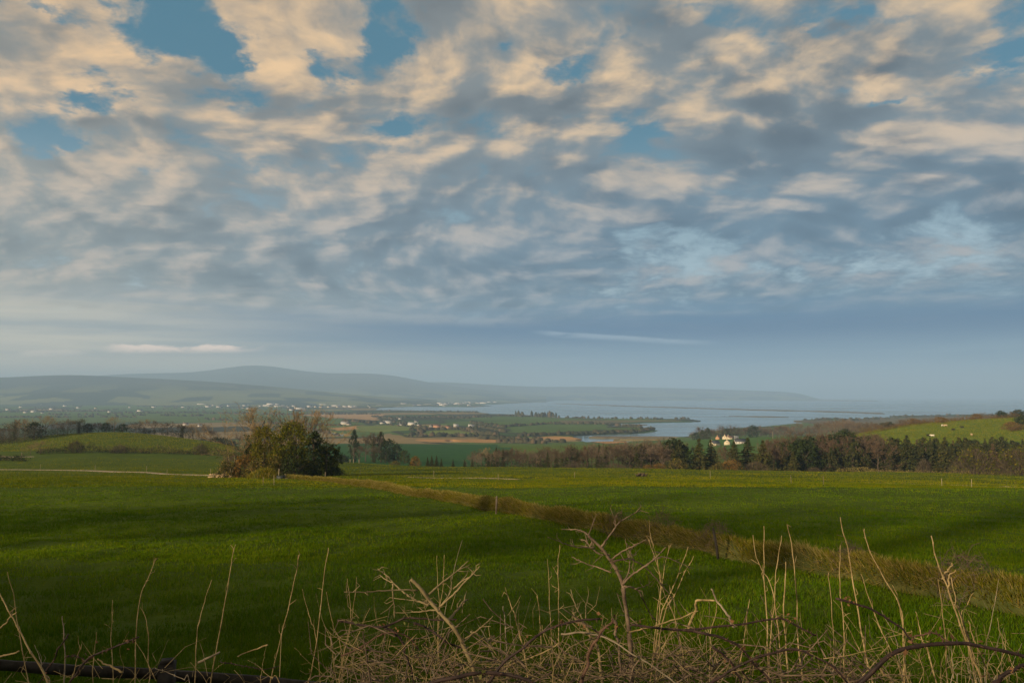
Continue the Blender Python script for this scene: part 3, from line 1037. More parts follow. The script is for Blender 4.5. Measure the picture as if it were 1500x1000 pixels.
def proto_bare(key, seed, H, spread, twig, w=0.035, ivy=0.0, levels=(6, 5, 6, 3), first=0.28, extra=2, bark='bark'):
    rng = np.random.default_rng(seed)
    sk = branching(rng, H, spread, 0.02 * H, levels, first)
    tb = MB()
    tb.tube(sk[0][0], np.linspace(0.022 * H, 0.007 * H, 5), 7)
    for p in sk[1]:
        tb.tube(p, np.linspace(0.0065 * H, 0.0028 * H, 4), 5, False)
    cb = MB()
    twig_tris(cb, sk[2], w * 1.5, rng, 1, 0.06 * H)
    twig_tris(cb, sk[3], w, rng, extra, 0.07 * H)
    parts = [('trunk', tb.mesh(key + '_trunk', [M[bark]], True)), ('crown', cb.mesh(key + '_crown', [M[twig]]))]
    if ivy > 0:
        ib = MB()
        P = []
        for p in sk[0] + sk[1]:
            P.append(p[rng.integers(0, len(p), 14)] + rng.normal(0, 0.02 * H, (14, 3)))
        P = np.vstack(P)
        t0 = sk[0][0]
        k = int(220 * ivy)
        zz = rng.uniform(0.04, 0.75, k) * H
        th = rng.uniform(0, 6.28, k)
        rr = 0.055 * H * rng.uniform(.4, 1.2, k)
        P = np.vstack([P, np.stack([np.interp(zz, t0[:, 2], t0[:, 0]) + rr * np.cos(th), np.interp(zz, t0[:, 2], t0[:, 1]) + rr * np.sin(th), zz], 1)])
        clumps(ib, P, rng.uniform(0.03, 0.06, len(P)) * H, 9, 0.022 * H, rng)
        parts.append(('ivy', ib.mesh(key + '_ivy', [M['leaf_ivy']])))
    PROTO[key] = (H, parts)


def proto_leafy(key, seed, H, width, leaf, base=0.08, shape='round', n=170, per=26, size=0.28, lop=0.0, twig=None, trunk_r=0.03):
    rng = np.random.default_rng(seed)
    P = crown_points(rng, n, H * 0.97, base * H, width, shape, lop)
    cb = MB()
    clumps(cb, P, rng.uniform(0.06, 0.14, n) * width, per, size, rng)
    # stray leaf sprays that break the outline
    k = n // 2
    S_ = crown_points(rng, k, H * 1.03, base * H, width * 1.16, shape, lop)
    clumps(cb, S_, rng.uniform(0.03, 0.06, k) * width, 7, size * 0.8, rng)
    tb = MB()
    tb.tube([(0, 0, -0.2), (0.1, 0, H * .3), (0.15, 0.1, H * .6), (lop * 0.8, 0.1, H * .85)], np.array([1.2, .8, .5, .2]) * trunk_r * H, 7)
    for i in range(16):
        e = P[rng.integers(0, n)]
        z0 = np.clip(e[2] * 0.6, 0.08 * H, 0.7 * H)
        mid = np.array([e[0] * .45, e[1] * .45, (z0 + e[2]) / 2 + 0.2])
        tb.tube([(0.1, 0, z0), mid, e], np.array([.3, .2, .08]) * trunk_r * H, 5, False)
    parts = [('trunk', tb.mesh(key + '_trunk', [M['bark']], True)), ('crown', cb.mesh(key + '_crown', [M[leaf]]))]
    if twig:
        wb = MB()
        a = unit(rng.normal(size=(260, 3)) + np.array([0, 0, .5]))
        q = crown_points(rng, 260, H, base * H, width * 1.05, shape, lop)
        s = unit(rng.normal(size=(260, 3))) * 0.03
        wb.tris(q - s, q + s, q + a * 0.09 * H)
        parts.append(('twigs', wb.mesh(key + '_twigs', [M[twig]])))
    PROTO[key] = (H, parts)


def proto_conifer(key, seed, H, width, leaf, base=0.06, whorls=26, per=9, size=0.5, droop=0.25):
    rng = np.random.default_rng(seed)
    tb = MB()
    tb.tube([(0, 0, -0.2), (0, 0, H * .5), (0.05, 0, H * .98)], np.array([.020, .012, .002]) * H, 6)
    cb = MB()
    for i in range(whorls):
        t = (i + rng.uniform(0, .7)) / whorls
        z = H * (base + (1 - base) * t)
        R = width / 2 * ((1 - t) ** 0.8 + 0.03) * rng.uniform(.8, 1.15)
        for k in range(per):
            a = rng.uniform(0, 6.283)
            L = R * rng.uniform(0.55, 1.15)
            if rng.uniform() < 0.08:
                L *= 1.25
            m = max(4, int(7 * L / (width / 2)) + 3)
            s = np.linspace(0.12, 1, m)
            p = np.stack([np.cos(a) * L * s, np.sin(a) * L * s, z + L * (0.12 * s - droop * s * s)], 1)
            q = np.repeat(p, 3, 0) + rng.normal(0, 0.10 * size + 0.018 * L, (3 * m, 3))
            cards(cb, q, size * (1 - 0.3 * t), rng, 0.6, 0.4)
            if k % 3 == 0:
                tb.tube([(0, 0, z), p[-1]], [0.006 * H * (1 - t) + .01, 0.008], 4, False)
    PROTO[key] = (H, [('trunk', tb.mesh(key + '_trunk', [M['bark_dark']], True)), ('crown', cb.mesh(key + '_crown', [M[leaf]]))])


def proto_bush(key, seed, H, width, leaf, twig, n=70, per=18, size=0.2, nt_=500):
    rng = np.random.default_rng(seed)
    parts = []
    st = MB()
    for i in range(7):
        a = rng.uniform(0, 6.28)
        e = np.array([math.cos(a) * width * .28, math.sin(a) * width * .28, H * rng.uniform(.5, .8)])
        st.tube([e * np.array([.15, .15, 0]), e * np.array([.5, .5, .5]), e], [.035 * H * .6, .02 * H * .6, .006 * H], 4, False)
    parts.append(('stem', st.mesh(key + '_stem', [M['bark_dark']], True)))
    cb = MB()
    if leaf:
        P = crown_points(rng, n, H * .95, 0.04 * H, width, 'dome')
        clumps(cb, P, rng.uniform(.08, .16, n) * width, per, size, rng)
        parts.append(('crown', cb.mesh(key + '_crown', [M[leaf]])))
    if twig:
        wb = MB()
        q = crown_points(rng, nt_, H * .8, 0.02 * H, width * .85, 'dome')
        d = unit(np.stack([q[:, 0], q[:, 1], np.full(nt_, .5 * H)], 1) + rng.normal(0, .5 * H * .6, (nt_, 3)))
        s = unit(rng.normal(size=(nt_, 3))) * 0.022
        wb.tris(q - s, q + s, q + d * H * rng.uniform(.18, .36, (nt_, 1)))
        parts.append(('twigs', wb.mesh(key + '_twigs', [M[twig]])))
    PROTO[key] = (H, parts)


proto_bare('ash_a', 1, 12, 10, 'twig_brown', 0.065, 0, (7, 6, 7, 3), 0.18, 3)
proto_bare('ash_b', 2, 12, 8, 'twig_red', 0.065, 0, (7, 6, 7, 3), 0.16, 3)
proto_bare('ash_c', 3, 12, 9, 'twig_grey', 0.065, 0.0, (7, 6, 7, 3), 0.2, 3)
proto_bare('ash_d', 4, 12, 7, 'twig_brown', 0.065, 0.6, (6, 6, 6, 3), 0.22, 3, 'bark_dark')
proto_bare('ash_gold', 5, 11, 11, 'twig_gold', 0.032, 0.0, (8, 6, 7, 3), 0.2, 4)
proto_bare('thin_birch', 6, 12, 4, 'twig_red', 0.065, 0, (7, 6, 6, 3), 0.15, 3)
proto_bare('ivy_ash', 7, 10, 7, 'twig_gold', 0.028, 1.3, (7, 6, 6, 3), 0.2, 3)
proto_leafy('oak_olive', 8, 10.5, 9.0, 'leaf_olive', 0.05, 'round', 300, 30, 0.27, 0.2, 'twig_gold')
proto_leafy('oak_gold', 108, 10, 8.0, 'leaf_gold', 0.05, 'round', 250, 28, 0.26, -0.2, 'twig_gold')
proto_leafy('holly_dark', 9, 8.0, 4.6, 'leaf_dark', 0.04, 'column', 130, 26, 0.22, 0.2)
proto_leafy('ivy_round', 10, 6.0, 5.2, 'leaf_ivy', 0.03, 'round', 120, 26, 0.22, 0.3)
proto_leafy('ball_tree', 12, 4.2, 3.0, 'leaf_dark', 0.42, 'round', 50, 26, 0.2, 0.8)
proto_leafy('far_round', 13, 9, 8, 'leaf_dark', 0.12, 'round', 90, 14, 0.5)
proto_conifer('spruce_a', 14, 13, 7.5, 'needle', 0.04, 26, 9, 0.55)
proto_conifer('spruce_b', 15, 13, 6.5, 'needle_warm', 0.06, 25, 9, 0.55, 0.15)
proto_conifer('spruce_c', 16, 14, 5.2, 'needle', 0.08, 26, 7, 0.55, 0.3)
proto_conifer('larch', 17, 13, 5.0, 'larch', 0.10, 24, 7, 0.42, 0.1)
proto_leafy('pine_mass', 18, 13, 6.5, 'needle', 0.10, 'column', 110, 20, 0.5)
proto_bush('bush_brown', 19, 3.0, 5.0, None, 'twig_brown', nt_=900)
proto_bush('bush_olive', 20, 3.0, 4.6, 'leaf_gorse', 'twig_gold', 80, 20, 0.2, 250)
proto_bush('bush_rust', 21, 3.0, 4.6, 'leaf_rust', 'twig_gold', 80, 20, 0.2, 300)
proto_bush('bush_dark', 22, 3.0, 4.4, 'leaf_dark', 'twig_brown', 80, 20, 0.22, 300)
proto_bush('bush_thorn', 23, 4.0, 6.0, 'leaf_olive', 'twig_brown', 60, 15, 0.2, 1500)

_made = {}


def plant(key, name, label, cat, u, Y, h_px=None, h=None, group=None, wide=1.0, sink=0.15, x=None):
    """one tree or bush: an empty at its foot with its trunk and crown"""
    H, parts = PROTO[key]
    if h is None:
        h = h_px * Y / F
    s = h / H
    p = at(u, Y) if x is None else np.array([x, Y, float(ground(x, Y))])
    if Y > 1000 and x is None:
        zf_, _, _ = plain_field(np.array([p[0]]), np.array([p[1]]))
        b = min(max((Y - 1000) / 250, 0), 1)
        p[2] = p[2] * (1 - b) + max(zf_[0], 0.5) * b
    rz = RNG.uniform(0, 6.28)
    e = empty(name, (p[0], p[1], p[2] - sink * s), rz, (s * wide, s * wide, s))
    if key in _made:
        for ch in _made[key]:
            c = ch.copy()
            COL.objects.link(c)
            c.parent = e
    else:
        _made[key] = [tag(obj(n, me, e), kind='stuff' if n == 'twigs' else None) for n, me in parts]
    tag(e, label, cat, group)
    return e


# ---- the clump of trees by the track
T = 'tree'
plant('ash_gold', 'bare_tree', 'pale bare wide crowned tree behind the left of the clump', T, 376, 172, 84, wide=1.15)
plant('ash_gold', 'bare_tree', 'pale bare tree behind the middle of the clump, twigs above the dark tree', T, 462, 176, 80, wide=1.0)
plant('ash_c', 'bare_tree', 'thin greyish bare tree showing between the two tallest crowns', T, 436, 178, 82, wide=0.9)
plant('oak_olive', 'leafy_tree', 'tallest olive green tree in the middle of the clump', T, 427, 140, 79, wide=.88)
plant('ivy_ash', 'ivy_tree', 'ivy covered tree with golden crown left of the tallest tree', T, 380, 145, 74, wide=1.0)
plant('oak_gold', 'leafy_tree', 'golden olive rounded tree left of the tallest tree', T, 388, 141, 72, wide=.75)
plant('ivy_ash', 'ivy_tree', 'smaller ivy clad tree at the left of the clump', T, 365, 147, 62, wide=1.2)
plant('holly_dark', 'leafy_tree', 'dark narrow tree right of the tallest tree', T, 460, 150, 66, wide=1.2)
plant('ivy_round', 'leafy_tree', 'dark rounded tree at the right end of the clump', T, 479, 148, 50, wide=.95)
plant('ball_tree', 'leafy_tree', 'small leaning tree with a round dark head at the right edge of the clump', T, 488, 151, 42, wide=1.15)
plant('oak_olive', 'leafy_tree', 'lower olive crown filling the front of the clump', T, 410, 138, 42, wide=.9)
plant('ivy_round', 'leafy_tree', 'low dark leafy tree under the tallest crown', T, 440, 138, 44, wide=1.25)
plant('bush_rust', 'bush', 'orange brown bush at the front left of the clump', 'bush', 360, 138, 34, wide=.75)
plant('bush_brown', 'bush', 'pale bare bush at the left end of the clump', 'bush', 345, 143, 40, wide=0.8)
plant('bush_olive', 'bush', 'low olive bush beside the pile of logs', 'bush', 335, 137, 26, wide=0.9)
plant('bush_olive', 'bush', 'yellowish bush at the foot of the ivy covered tree', 'bush', 381, 132, 30, wide=1.0)
plant('bush_dark', 'bush', 'dark bush at the foot of the tallest tree', 'bush', 428, 133, 26, wide=1.3)
plant('bush_dark', 'bush', 'dark bush between the narrow tree and the rounded tree', 'bush', 457, 140, 22, wide=1.3)
plant('bush_dark', 'bush', 'low dark bush trailing off right of the clump', 'bush', 492, 146, 13, wide=1.6)
plant('bush_olive', 'bush', 'tall olive bush at the front of the tallest tree', 'bush', 404, 133, 34, wide=0.6)

# ---- unseen bare trees added on the brow to break the low sun into partial shade
for i in range(30):
    s_ = -80 + i * 5.4 + RNG.uniform(-2, 2)
    o_ = RNG.uniform(-16, 16)
    x_, y_ = -92 + .69 * s_ + .72 * o_, -80 - .72 * s_ + .69 * o_
    k_ = ['ash_gold', 'ash_a', 'ivy_ash', 'ash_c'][i % 4]
    if y_ > -6:
        continue
    e_ = plant(k_, 'bare_tree', 'unseen bare tree added on the brow to break up the low sun', T, 750, 50, h=RNG.uniform(10, 15), group='unseen trees added on the brow for shade', wide=1.1)
    e_.location = (x_, y_, float(back_height(np.array([x_]), np.array([y_]))[0]) - .3)

# ---- trees along the crest of the left hill
crest = [(8, 418, 24, 'bush_brown', 1.1), (24, 408, 34, 'ash_d', 1.0), (38, 405, 32, 'ash_gold', 1.0), (52, 404, 28, 'far_round', 1.0), (68, 412, 32, 'ash_gold', 1.1),
         (86, 420, 22, 'ash_a', 1.0), (101, 424, 24, 'ash_c', 1.0), (117, 428, 24, 'ash_d', 1.0), (130, 432, 15, 'far_round', 1.2), (145, 436, 15, 'ash_b', 1.2),
         (157, 436, 16, 'far_round', 1.0), (169, 434, 23, 'ash_gold', 1.0), (181, 436, 14, 'far_round', 1.1), (200, 444, 17, 'ash_a', 1.1), (214, 452, 22, 'ash_gold', 1.0),
         (228, 456, 22, 'ash_c', 1.0), (246, 464, 22, 'ash_a', 1.1), (268, 470, 24, 'ash_d', 1.2), (284, 474, 24, 'ash_gold', 1.1), (300, 470, 28, 'ash_c', 0.8),
         (318, 560, 24, 'far_round', 0.9), (330, 570, 25, 'far_round', 0.8), (341, 575, 22, 'far_round', 0.8), (352, 520, 26, 'ash_a', 0.8), (310, 468, 20, 'ash_b', 0.9)]
where = ['first from the left', 'second from the left', 'third from the left', 'fourth from the left']
nm = {'far_round': ('leafy_tree', 'dark rounded tree'), 'ash_gold': ('bare_tree', 'golden bare tree'), 'bush_brown': ('bush', 'brown bare bush'),
      'ash_a': ('bare_tree', 'brown bare tree'), 'ash_b': ('bare_tree', 'reddish bare tree'), 'ash_c': ('bare_tree', 'grey bare tree'), 'ash_d': ('bare_tree', 'bare tree with ivied trunk')}
for (u, Y, hp, k, w) in crest:
    n_, d_ = nm[k]
    hp *= .86
    plant(k, n_, d_ + ' in the row along the crest of the left hill', 'bush' if n_ == 'bush' else T, u, Y, hp, group='trees along the crest of the left hill, ' + d_, wide=w * 1.35)

# ---- wood behind the crest of the field, right of the middle
special = {}
wood = []
rng = np.random.default_rng(5)
u = 694.0
while u < 1000:
    top = np.interp(u, [690, 720, 760, 820, 880, 930, 960, 1000], [664, 661, 662, 659, 656, 654, 650, 646]) + rng.uniform(-5, 5)
    Y = rng.uniform(300, 345)
    key = rng.choice(['ash_a', 'ash_b', 'ash_c', 'thin_birch', 'ash_d', 'spruce_c', 'far_round'], p=[.24, .13, .15, .11, .22, .03, .12])
    wood.append((u, Y, top, key, rng.uniform(.95, 1.25)))
    u += rng.uniform(4.0, 7.0)
wood += [(713, 312, 659, 'ash_gold', .8), (727, 318, 653, 'spruce_c', .9), (737, 322, 656, 'spruce_c', .8), (802, 315, 661, 'spruce_a', .8), (815, 318, 660, 'spruce_c', 1),
         (877, 316, 648, 'spruce_c', .75), (924, 318, 653, 'far_round', .9), (938, 312, 650, 'pine_mass', 1), (953, 318, 652, 'far_round', .9), (790, 322, 664, 'spruce_c', .8), (860, 322, 660, 'spruce_c', .8),
         (970, 310, 660, 'ash_a', 1.1), (1000, 330, 652, 'ash_b', 1), (1060, 322, 655, 'ash_b', 1), (1066, 318, 662, 'ash_b', 1), (1130, 330, 648, 'ash_b', .9)]
NAMES = {'ash_a': ('bare_tree', 'brown bare tree'), 'ash_b': ('bare_tree', 'reddish bare tree'), 'ash_c': ('bare_tree', 'greyish bare tree'), 'ash_gold': ('bare_tree', 'golden bare tree'),
         'thin_birch': ('bare_tree', 'slender reddish bare tree'), 'ash_d': ('bare_tree', 'ivied bare tree'), 'spruce_a': ('conifer', 'broad dark conifer'), 'spruce_b': ('conifer', 'olive conifer'),
         'spruce_c': ('conifer', 'narrow dark conifer'), 'larch': ('conifer', 'bare brown larch'), 'pine_mass': ('conifer', 'dense dark conifer'), 'far_round': ('leafy_tree', 'dark round headed tree'),
         'ivy_round': ('leafy_tree', 'dark leafy tree'), 'holly_dark': ('leafy_tree', 'dark narrow tree')}


SPOTS = {'row of the plantation': [(1240, 'at its left end'), (1290, 'below the scrubby hill end'), (1345, 'left of the slim thorn bush'), (1395, 'below the cows'), (1445, 'behind the big thorn bush'), (1480, 'between the thorn bushes'), (9999, 'at the right edge')],
         'mixed wood': [(720, 'at its left end'), (760, 'by the golden bare tree'), (810, 'left of the middle'), (860, 'in its middle'), (900, 'around the lone spire conifer'), (940, 'right of the spire conifer'), (9999, 'next to the tall conifers')],
         'brown wood': [(1160, 'nearest the tall conifers'), (1200, 'in its left half'), (1245, 'in its right half'), (9999, 'nearest the plantation')],
         'grove': [(1045, 'at its left end'), (1080, 'above the houses'), (1130, 'left of the pale pole'), (1180, 'right of the pale pole'), (1240, 'below the right hill'), (9999, 'at its right end')],
         'over the crest': [(630, 'first'), (637, 'second'), (644, 'third'), (650, 'fourth'), (670, 'fifth'), (685, 'sixth'), (9999, 'last on the right')]}


def row_tree(u, Y, top, key, w, place, group):
    p = at(u, Y)
    ztop = CAMZ - Y * dep(top)
    h = max(2.0, ztop - p[2])
    n_, d_ = NAMES[key]
    where_ = ''
    for key_, cuts in SPOTS.items():
        if key_ in place:
            where_ = ', ' + next((w_ for lim, w_ in cuts if u < lim), cuts[-1][1])
    return plant(key, n_, d_ + ' ' + place + where_, T, u, Y, h=h, group=group + ', ' + d_ + 's', wide=w)


for (u, Y, top, key, w) in wood:
    row_tree(u, Y, top, key, w, 'in the mixed wood beyond the field', 'mixed wood beyond the field crest')
# the tall conifers right of the middle, each one standing out
for (u, Y, top, key, w, d) in [
        (994, 292, 643, 'spruce_a', 1.0, 'leftmost of the tall conifers behind the field crest'),
        (1023, 296, 641, 'spruce_b', .95, 'second tall conifer from the left behind the field crest'),
        (1040, 300, 643, 'spruce_a', .85, 'dark narrow conifer just below the cream house gable'),
        (1074, 294, 645, 'spruce_a', .9, 'tall conifer right of the second house gable'),
        (1094, 298, 640, 'spruce_a', .95, 'tallest dark conifer in front of the dark roofed house'),
        (1116, 293, 643, 'spruce_b', .95, 'last tall olive conifer before the brown wood'),
        (1144, 300, 653, 'spruce_b', .9, 'shorter olive conifer at the start of the brown wood'),
        (1160, 296, 660, 'spruce_b', .9, 'low olive conifer in front of the brown wood')]:
    p = at(u, Y)
    plant(key, 'conifer', d, T, u, Y, h=CAMZ - Y * dep(top) - p[2], wide=w * 1.4)
# brown wood and plantation on the right
u = 1124.0
while u < 1290:
    top = np.interp(u, [1120, 1160, 1200, 1240, 1290], [643, 638, 634, 632, 638]) + rng.uniform(-3, 4)
    for k in range(2):
        key = rng.choice(['ash_b', 'larch', 'thin_birch', 'spruce_c', 'ash_a', 'spruce_b', 'far_round'], p=[.22, .08, .16, .07, .25, .05, .17])
        row_tree(u + rng.uniform(-3, 3), rng.uniform(300, 330) + 22 * k, top + 9 * (1 - k) + rng.uniform(0, 6), key, rng.uniform(.95, 1.3), 'in the %s of the brown wood' % ('front', 'back')[k], 'brown wood left of the plantation')
    u += rng.uniform(6.5, 9)
u = 1205.0
while u < 1530:
    top = np.interp(u, [1200, 1240, 1300, 1400, 1440, 1470, 1500], [641, 639, 638, 639, 638, 640, 643]) + rng.uniform(-2, 5)
    for k in range(3):
        key = rng.choice(['spruce_c', 'pine_mass', 'spruce_a', 'spruce_b', 'larch'], p=[.10, .62, .08, .12, .08])
        row_tree(u + rng.uniform(-3, 3), 305 + 20 * k + rng.uniform(-5, 5), top + 7 * (2 - k) * rng.uniform(.4, 1.2), key, rng.uniform(1.1, 1.45), 'in the %s row of the plantation' % ('front', 'middle', 'back')[k], 'dense plantation along the right of the field')
    u += rng.uniform(8.5, 11.5)
# bushes along the far edge of the field
for (u, Y, hp, key, w, d) in [
        (1425, 232, 40, 'bush_thorn', 1.1, 'big round brown thorn bush in front of the plantation'),
        (1487, 226, 42, 'bush_thorn', 1.05, 'dark round thorn bush at the right edge in front of the plantation'),
        (1350, 250, 22, 'bush_brown', .6, 'slim brown thorn bush left of the big round thorn bush'),
        (1070, 276, 17, 'bush_rust', 1.3, 'russet scrub under the tall conifers'),
        (1105, 277, 15, 'bush_brown', 1.6, 'brown scrub under the last tall conifers'),
        (990, 277, 17, 'bush_olive', 1.1, 'olive bush at the foot of the leftmost tall conifer'),
        (964, 280, 9, 'bush_rust', 1.6, 'low orange bush left of the tall conifers'),
        (948, 281, 7, 'bush_rust', 1.4, 'low orange tuft of scrub left of the tall conifers'),
        (900, 283, 9, 'bush_brown', 2.0, 'low brown scrub at the foot of the mixed wood'),
        (840, 286, 8, 'bush_brown', 2.4, 'long low brown scrub below the lone spire conifer'),
        (1052, 276, 12, 'bush_olive', 1.4, 'olive scrub between the tall conifers'),
        (1190, 268, 7, 'bush_brown', 2.0, 'low brown scrub at the foot of the brown wood'),
        (609, 284, 15, 'bush_rust', .75, 'lone golden brown bush on the skyline of the valley field'),
        (604, 285, 8, 'bush_dark', .9, 'small dark bush beside the lone golden brown bush'),
        (580, 288, 7, 'bush_olive', 1.6, 'low golden scrub left of the lone golden brown bush')]:
    plant(key, 'bush', d, 'bush', u, Y, hp, wide=w)
for (u, hp) in [(627, 11), (633, 13), (640, 13), (664, 8), (647, 9), (692, 9), (681, 8)]:
    row_tree(u, 312, float(row_of((CAMZ - at(u, 312)[2]) / 312)) - hp - 5, 'spruce_c', 1.3, 'just showing over the crest of the field', 'small tree tops over the field crest')
# clump in the valley
for (u, Y, top, key, w, d) in [
        (519, 470, 629, 'holly_dark', .62, 'tall slim ivied tree at the left of the valley clump'),
        (537, 480, 641, 'ash_c', 1.1, 'greyish bare tree second from the left of the valley clump'),
        (548, 474, 636, 'ash_d', 1.1, 'ivied bare tree in the middle of the valley clump'),
        (559, 476, 632, 'pine_mass', .75, 'dark conifer rising highest in the valley clump'),
        (571, 470, 645, 'far_round', .9, 'dark round tree right of the valley conifer'),
        (582, 466, 652, 'far_round', .9, 'lower dark tree right of the middle in the valley clump'),
        (594, 462, 660, 'ivy_round', 1.0, 'lowest dark tree at the right end of the valley clump'),
        (528, 466, 655, 'ash_b', 1.0, 'low reddish tree in the left of the valley clump'),
        (550, 460, 656, 'ash_d', 1.2, 'low ivied tree at the front of the valley clump'),
        (566, 458, 660, 'far_round', 1.1, 'low dark tree at the front of the valley clump')]:
    p = at(u, Y)
    n_, d_ = NAMES[key]
    plant(key, n_, d, T, u, Y, h=CAMZ - Y * dep(top) - p[2] + 0.5, wide=w)
for u, Y, h, w in [(497, 330, 2.6, 1.3), (503, 420, 5, 1.2)]:
    plant('bush_dark', 'bush', 'dark bush in the dip behind the clump, %s' % ('nearer one' if Y < 400 else 'farther one'), 'bush', u, Y, h=h, wide=w)
# grove above the bay behind the houses
u = 1014.0
while u < 1305:
    top = np.interp(u, [1012, 1030, 1060, 1100, 1150, 1200, 1240, 1300], [633, 622, 622, 620, 619, 618, 617, 620]) + rng.uniform(-1.5, 3)
    key = rng.choice(['ash_a', 'ash_c', 'ash_b', 'far_round'], p=[.4, .3, .2, .1])
    Y = rng.uniform(1020, 1120) if u < 1200 else rng.uniform(640, 760)
    row_tree(u, Y, top, key, rng.uniform(1.0, 1.4), 'in the grove by the bay', 'grove between the houses and the bay')
    u += rng.uniform(4.5, 7.5)
row_tree(1036, 1010, 625, 'pine_mass', 1.3, 'above the bungalow, the taller of two', 'conifers above the bungalow')
row_tree(1028, 1015, 628, 'pine_mass', 1.3, 'above the bungalow, the shorter of two', 'conifers above the bungalow')
for u, Y, hp, k, d in [(1237, 560, 12, 'bush_dark', 'dark scrub at the lower end of the right hill'), (1338, 598, 9, 'bush_rust', 'russet bush on the crest of the right hill'),
                       (1302, 592, 9, 'bush_dark', 'dark bush at the left end of the right hill crest'),
                       (1320, 560, 10, 'bush_brown', 'brown bush between two fields of the right hill'),
                       (1378, 545, 9, 'bush_rust', 'russet bush at the middle hedge of the right hill'),
                       (1466, 606, 11, 'bush_dark', 'dark bush on the crest near the right edge'), (1491, 610, 12, 'bush_dark', 'dark bush on the crest at the right edge'),
                       (1500, 500, 16, 'bush_dark', 'dark bush in the meadow at the right edge'), (1480, 480, 12, 'bush_rust', 'russet bush in the meadow near the right edge'),
                       (1430, 596, 9, 'bush_rust', 'russet bush on the crest above the cows')]:
    plant(k, 'bush', d, 'bush', u, Y, hp, wide=1.4)

# ---- hedges: continuous runs of twigs and leaves
def hedge(name, label, pts, h, w, leaf, twig, density=5.0, lumpy=0.5, seed=0, size=0.3, cat='hedge'):
    rng = np.random.default_rng(900 + seed)
    P = np.array([at(u, Y) for u, Y in pts])
    o0 = P[0].copy()
    seg = np.linalg.norm(np.diff(P, axis=0), axis=1)
    L = seg.sum()
    s = np.concatenate([[0], np.cumsum(seg)])
    root = empty(name, tuple(o0))

    def along(t):
        x = np.interp(t, s, P[:, 0]); y = np.interp(t, s, P[:, 1])
        return x, y, ground(x, y)
    lump = lambda t: 1 + lumpy * vnoise(t / 3.7, t * 0 + seed, 50) + lumpy * 0.6 * vnoise(t / 9.3, t * 0 + seed + 4, 51)
    for nm_, matn, n in (('crown', leaf, int(L * density * 2.2)), ('twigs', twig, int(L * density * 11))):
        if not matn:
            continue
        t = rng.uniform(0, L, n)
        x, y, z = along(t)
        hh = h * np.clip(lump(t), 0.25, 2)
        a = rng.uniform(0, 2 * np.pi, n); r = w / 2 * np.sqrt(rng.uniform(0, 1, n))
        f = rng.uniform(0.05, 1, n)
        q = np.stack([x + r * np.cos(a), y + r * np.sin(a), z + hh * f * np.sqrt(np.clip(1 - (r / (w / 2)) ** 2 * .6, 0, 1))], 1) - o0
        b = MB()
        if nm_ == 'crown':
            clumps(b, q, np.full(n, 0.22 * w), 9, size, rng)
        else:
            d = unit(rng.normal(0, .55, (n, 3)) + np.array([0, 0, 1.0]))
            sd_ = unit(rng.normal(size=(n, 3))) * 0.05
            b.tris(q - sd_, q + sd_, q + d * h * rng.uniform(.2, .5, (n, 1)))
        obj(nm_, b.mesh(name + '_' + nm_, [M[matn]]), root)
    return tag(root, label, cat)


hedge('hedge', 'purplish brown hedge across the foot of the left hill', [(60, 318), (110, 322), (180, 326), (250, 330), (300, 333), (335, 336)], 3.1, 3.2, 'leaf_dark', 'twig_red', 3.6, 0.45, 1)
plant('bush_thorn', 'bush', 'tallest round brown bush in the hedge below the left hill', 'bush', 113, 323, 19, wide=.95)
plant('bush_thorn', 'bush', 'round brown bush at the right end of the hedge below the left hill', 'bush', 297, 333, 18, wide=.8)
plant('bush_brown', 'bush', 'wide bare bush in the middle of the hedge below the left hill', 'bush', 178, 326, 14, wide=1.3)
plant('ash_gold', 'bare_tree', 'small greenish bare tree at the left end of the hedge below the left hill', T, 62, 316, 17, wide=1.5)
plant('ash_gold', 'bare_tree', 'smaller greenish bare tree left of the hedge below the left hill', T, 48, 312, 13, wide=1.5)
hedge('hedge', 'dark hedge running along the crest of the left hill', [(60, 408), (110, 424), (150, 438), (200, 446), (260, 462), (330, 470)], 4.2, 3.6, 'leaf_dark', 'twig_brown', 4.0, 0.5, 2)
hedge('hedge', 'dark overgrown hedge climbing the left end of the left hill', [(-40, 400), (0, 392), (30, 390), (62, 404)], 6.5, 8.0, 'leaf_dark', 'twig_brown', 4.0, 0.4, 3)
hedge('hedge', 'low dark scrub in the field at the left edge', [(-20, 262), (12, 263), (42, 262)], 1.9, 3.0, 'leaf_dark', 'twig_red', 4.0, 0.5, 4)
hedge('hedge', 'hedge along the crest of the right hill', [(1268, 585), (1310, 592), (1360, 598), (1420, 602), (1470, 606), (1540, 612)], 3.6, 4.0, 'leaf_rust', 'twig_red', 2.2, 0.6, 5)
hedge('hedge', 'middle hedge dividing the fields of the right hill', [(1262, 520), (1290, 523), (1325, 535), (1352, 548), (1372, 552)], 4.2, 4.0, 'leaf_rust', 'twig_red', 2.4, 0.6, 6)
hedge('hedge', 'upper hedge behind the cows on the right hill', [(1384, 556), (1400, 556), (1440, 562), (1480, 566), (1530, 570)], 3.2, 3.2, 'leaf_rust', 'twig_red', 2.2, 0.6, 7)
hedge('hedge', 'russet hedge at the right edge of the cow pasture', [(1478, 470), (1495, 480), (1520, 486)], 3.0, 3.5, 'leaf_rust', 'twig_red', 3.0, 0.5, 8)
hedge('hedge', 'long run of scrub down the lower left end of the right hill', [(1236, 530), (1250, 560), (1275, 580)], 3.0, 6.0, 'leaf_gorse', 'twig_red', 3.0, 0.5, 9)
hedge('hedge', 'dry scrubby edge between the field and the plantation', [(1225, 268), (1280, 270), (1340, 266), (1400, 262), (1460, 258), (1540, 254)], 1.0, 3.0, 'dry', 'twig_red', 3.0, 0.7, 10, 0.2)
